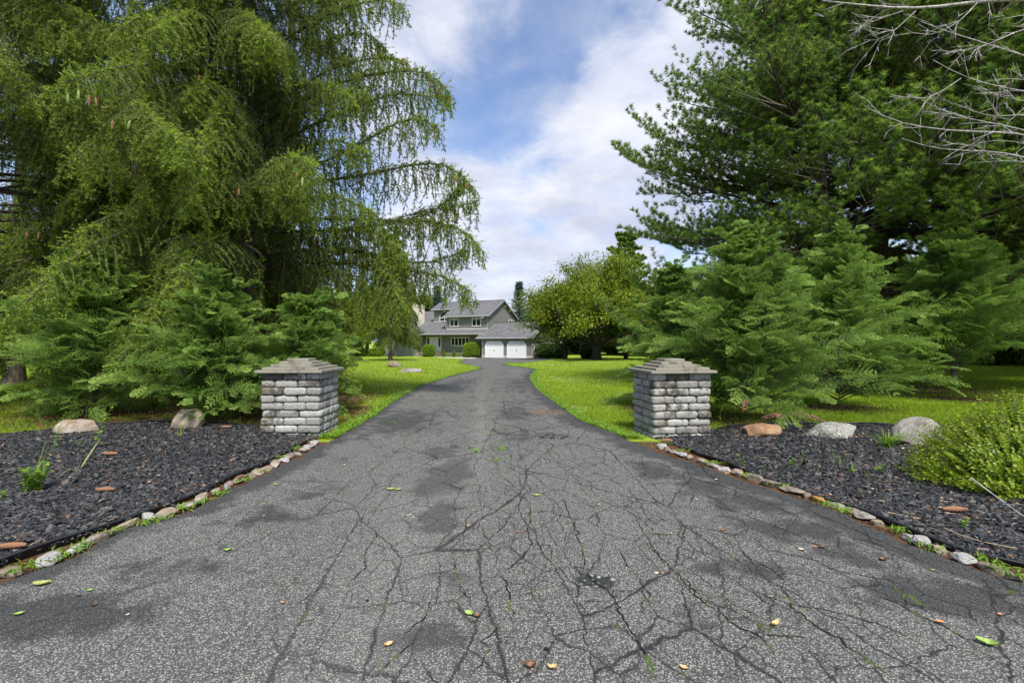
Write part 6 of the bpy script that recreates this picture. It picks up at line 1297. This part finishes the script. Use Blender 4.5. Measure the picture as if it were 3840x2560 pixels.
stalk([wp3(1050, 1170), wp3(1110, 1125), wp3(1170, 1112), wp3(1200, 1120)], .009, 'arched yellow-green blade in the right bed', GRN)
stalk([wp3(1060, 1165), wp3(1150, 1175), wp3(1240, 1200)], .008, 'flat yellow straw blade under the arched one in the right bed', DRY)
stalk([wp3(1080, 1080), wp3(1140, 1095), wp3(1195, 1070)], .005, 'thin dry stem behind the arched blade', DRY)
stalk([wp3(1160, 1180), wp3(1260, 1185), wp3(1310, 1190)], .005, 'pale straw pointing towards the boxwood', DRY)
def stick(pts, r, label, mat, z=.05, cat='twig'):
    C = resample([at(u, v, z) for u, v in pts] if len(pts[0]) == 2 else pts, 14); V, l, s, a = merge([tubepart(C[None], (r*np.linspace(1, .5, 14))[None], 6)]); tag(link('twig', npmesh('twig', V, l, s, smooth=True), mat), label, cat)
stick([(3330, 1945), (3480, 1975), (3600, 2035), (3700, 2065), (3815, 2085)], .006, 'long pale twig lying along the right bed edging', plain('pale_twig', (.36, .27, .17), .8))
stick([(3400, 1945), (3450, 1990), (3520, 2015)], .004, 'short forked twig beside the long pale twig', bpy.data.materials['pale_twig'])
stick([pt(3640, 1790, 3.7), pt(3720, 1850, 3.5), pt(3790, 1900, 3.35), pt(3860, 1950, 3.2)], .006, 'grey stick poking out of the boxwood at the right', M['dead'])
stick([at(2877, 2403, .03), at(2940, 2409, .034), at(3015, 2412, .03)], .003, 'thin dark stick on the asphalt in the right foreground', M['darkbark'])
# dead reddish sprays by the orange boulder
rng = np.random.default_rng(808); RS, t = newmat('dead_spray'); finish(t, t.mix(attr(t, 'rnd'), (.34, .12, .07), (.55, .36, .26)), .8)
for k, (u, v, dx, dz_, lb) in enumerate(((2960, 1588, .50, .10, 'dry reddish spray arching right above the orange boulder'), (2870, 1600, .22, .22, 'dry tan spray drooping over the orange boulder'), (2800, 1540, -.10, .10, 'orange-red dead sprig on the tall evergreen'))):
    p0 = pt(u, v-40, 7.4); P = np.array([p0+Vector((dx*t_, -.1*t_, dz_*t_-.22*t_*t_)) for t_ in np.linspace(0, 1, 14)]); S0 = np.repeat(P[:-1], 9, 0); dd = nrm(np.stack([rng.normal(size=len(S0))*.6, rng.normal(size=len(S0))*.5, -np.abs(rng.normal(size=len(S0)))-.2], 1)); V, t1_, r1_ = needles(S0, S0+dd*.06, 7, .018, .006, 40, rng)
    P2 = tubepart(P[None], np.full((1, 14), .003), 4, rnd=.6); o = link('dead_spray', mergemesh('dead_spray', [P2, (V.reshape(-1, 3), [np.arange(len(V)*3).reshape(-1, 3)], {'rnd': r1_})]), RS); tag(o, lb, 'dead branch')
# fallen cones
for u, v, rz_, s, lb in ((868,1616,.0,1.2,'fallen spruce cone on the mulch close to the left pillar'),(442,1722,0,1.2,'fallen cone lying in the middle of the left bed'),(430,1862,.1,1.15,'fallen cone in the left bed nearest the driveway'),(915,1808,1.3,.75,'small brown cone resting on the left border stones'),(100,2082,.15,1.2,'orange-brown cone at the corner of the left edging'),(2523,1670,0,1.2,'fallen cone by the foot of the right pillar'),(3628,1942,-.05,1.35,'large pale cone in the right bed below the boxwood')):
    p = at(u, v, .07); o = link('fallen_cone', CONEB.copy(), None, None, p); o.rotation_euler = (0, rad(90), rz_); o.scale = (s*.8, s*.8, s*1.0); tag(o, lb, 'pine cone', 'fallen cones')
# fallen leaves on the asphalt
LM = {}
for nme, c1, c2 in (('green', (.20, .33, .06), (.30, .42, .10)), ('olive', (.24, .27, .07), (.34, .36, .12)), ('cream', (.60, .55, .40), (.74, .70, .56)), ('orange', (.52, .20, .07), (.62, .30, .13)), ('tan', (.55, .34, .15), (.68, .48, .25)), ('brown', (.13, .065, .035), (.28, .15, .07)), ('red', (.40, .10, .05), (.5, .2, .1))):
    m, t = newmat(nme+'_leaf'); oc = t.n('ShaderNodeTexCoord').outputs['Object']; finish(t, t.mix(t.ramp(t.noise(oc, 60, 4), .4, .6), c1, c2), .6, spec=.3); LM[nme] = m
def fleaf(u, v, L, col, rz_, curl, seed, label):
    rng = np.random.default_rng(seed); nU, nV = 9, 5; P = []; L *= .88
    for i in range(nU):
        a = i/(nU-1); wd = .30*L*math.sin(math.pi*min(1, a*.94+.03))**.7
        for j in range(nV):
            b = (j-2)/2; P.append(((a-.5)*L, b*wd, .004+curl*L*(.5*(b*b)*.5+.6*(a-.5)**2)+.002*rng.normal()*curl))
    idx = np.arange(nU*nV).reshape(nU, nV); F = np.stack([idx[:-1, :-1], idx[:-1, 1:], idx[1:, 1:], idx[1:, :-1]], -1).reshape(-1, 4)
    p = at(u, v, .027); o = link('fallen_leaf', npmesh('fallen_leaf', np.array(P), F, np.arange(len(F))*4, smooth=True), LM[col], None, p); o.rotation_euler = (0, 0, rz_); tag(o, label, 'leaf', 'fallen leaves')
LV = [(95,1354,.095,'olive',.2,.5,'large olive leaf with brown blotches at the left edge of the asphalt'),(207,1368,.035,'green',.5,.5,'small green leaf right of the large olive leaf at the left'),(43,1424,.045,'green',.6,.6,'twisted green leaf lowest at the left picture edge'),(180,1380,.028,'brown',.1,.6,'small dark brown scrap below the olive leaf'),(217,1403,.03,'brown',1.0,.8,'curled brown scrap left of the cream scrap'),(293,1425,.022,'cream',.7,.3,'small cream scrap on the left foreground asphalt'),(650,1397,.024,'orange',.2,.5,'orange scrap left of the green-and-brown leaf pair'),
      (522,1274,.05,'green',.3,.6,'narrow green leaf on the left asphalt below the bed'),(616,1232,.03,'green',1.2,.3,'little round green leaf right of the narrow green leaf'),(606,1193,.02,'cream',.1,.3,'pale scrap above the little round green leaf'),(606,1165,.035,'green',.1,.3,'small yellow-green leaf beyond the pale scrap at the left'),(937,1192,.026,'cream',.3,.2,'cream petal, left of a pair in mid lane'),(949,1196,.022,'cream',.9,.2,'cream petal, right of a pair in mid lane'),
      (898,1131,.09,'olive',.0,.4,'olive compound leaf beside the dark stain'),(914,1132,.07,'olive',.5,.4,'olive leaflet lapping the compound leaf'),(1233,1145,.065,'green',.2,.4,'oval pale green leaf in the centre of the lane'),(1376,1167,.04,'green',1.4,.4,'small pale green leaf right of the oval one'),(1078,1424,.06,'green',2.6,.6,'green leaf of the green-and-brown pair at the bottom centre'),(1095,1430,.05,'brown',-.3,1.0,'brown leaf touching the green one at the bottom centre'),
      (1218,1548,.055,'brown',.1,1.2,'curled brown leaf at the bottom edge, left of a pair'),(1268,1552,.045,'tan',-.2,1.1,'tan and brown leaf at the bottom edge, right of a pair'),(1571,1550,.04,'tan',-.6,.5,'single tan leaf at the bottom edge right of centre'),(1782,1449,.055,'tan',.4,1.0,'curled yellow-tan leaf above the dark stick'),(1508,1328,.03,'cream',.1,.4,'cream and tan scrap right of the pothole'),(1521,1328,.02,'orange',.1,.6,'tiny orange scrap touching the cream scrap'),(1660,1226,.03,'orange',.1,.4,'pinkish orange leaf in the right half of the lane'),
      (1840,1272,.04,'cream',-.1,.4,'long cream leaf in the right half of the lane'),(1890,1268,.045,'brown',.2,.9,'mossy brown clump beside an orange scrap at the right'),(1872,1266,.03,'orange',.1,.5,'orange scrap left of the mossy brown clump'),(2027,1297,.05,'brown',-.2,1.0,'dark brown curled leaf on the right asphalt'),(2267,1494,.085,'green',-.7,.7,'large bright green leaf in the bottom right corner'),(2159,1443,.042,'orange',-.2,.6,'orange leaf left above the large green leaf'),(2297,1425,.03,'orange',.0,.6,'small orange leaf at the right picture edge'),
      (893,1497,.045,'tan',.5,.8,'curled orange-tan leaf at the bottom left of centre'),(1188,1231,.03,'red',.1,.6,'rust red scrap in the middle of the lane'),(1075,1217,.03,'tan',.9,.5,'yellow-brown scrap in a crack left of centre'),(943,1190,.02,'cream',.2,.3,'third cream petal above the petal pair'),(1742,1272,.02,'cream',.2,.4,'tiny pale square scrap left of the long cream leaf'),(2142,1320,.028,'green',-.2,.4,'small pale green leaf near the right edge'),(1645,1108,.035,'cream',0,.3,'white leaf near the right border stones'),(1600,1154,.03,'cream',0,.3,'second white leaf nearer the centre of the lane'),(1541,1235,.03,'green',.6,.5,'yellow-green leaf between the cracks at the right'),(1112,1205,.02,'cream',0,.3,'white scrap in the middle of the lane')]
for i, (x, y, L, c, rz_, cu, lb) in enumerate(LV):
    u, v = u2(x, y); fleaf(u, v, L, c, rz_, cu, 900+i, lb)
for i, (x, y, L, c, lb) in enumerate(((495*1.0,1009,.05,'orange','orange leaf in the middle of the left bed'),(790,987,.05,'red','red leaf on the mulch near the left pillar'),(633,1122,.05,'olive','yellow-green leaf on the mulch near the left edging'),(530,1122,.05,'orange','red-orange leaf in the lower left bed'),(790,1075,.04,'tan','tan leaf near the left border stones'),(1670,1095,.05,'tan','tan leaf in the right bed near the stones'),(1830,1120,.04,'orange','orange leaf in the right bed near the centre'),(2035,1160,.04,'tan','pale brown leaf below the boxwood in the right bed'))):
    u, v = u2(x, y) if i not in (2,) else u2(633, 1121); fleaf(u, v, L, c, i*1.1, .8, 960+i, lb); bpy.data.objects[-1] if False else None
for u, v, r, lb in ((1377, 2272, .010, 'small dark pebble on the left foreground asphalt'), (2048, 2459, .014, 'black chip on the bottom centre asphalt'), (2418, 1789, .014, 'black chip on the asphalt right of the lane centre'), (2507, 1790, .012, 'second black chip nearer the right border stones')):
    p = at(u, v, .030); o = link('pebble', npmesh('pebble', rock_v(ICO3, (r, r*.7, r*.5), np.random.default_rng(int(u)), 8), ICO3F, np.arange(len(ICO3F))*3), bedm, None, p); tag(o, lb, 'pebble')
print('objects', len(bpy.data.objects))
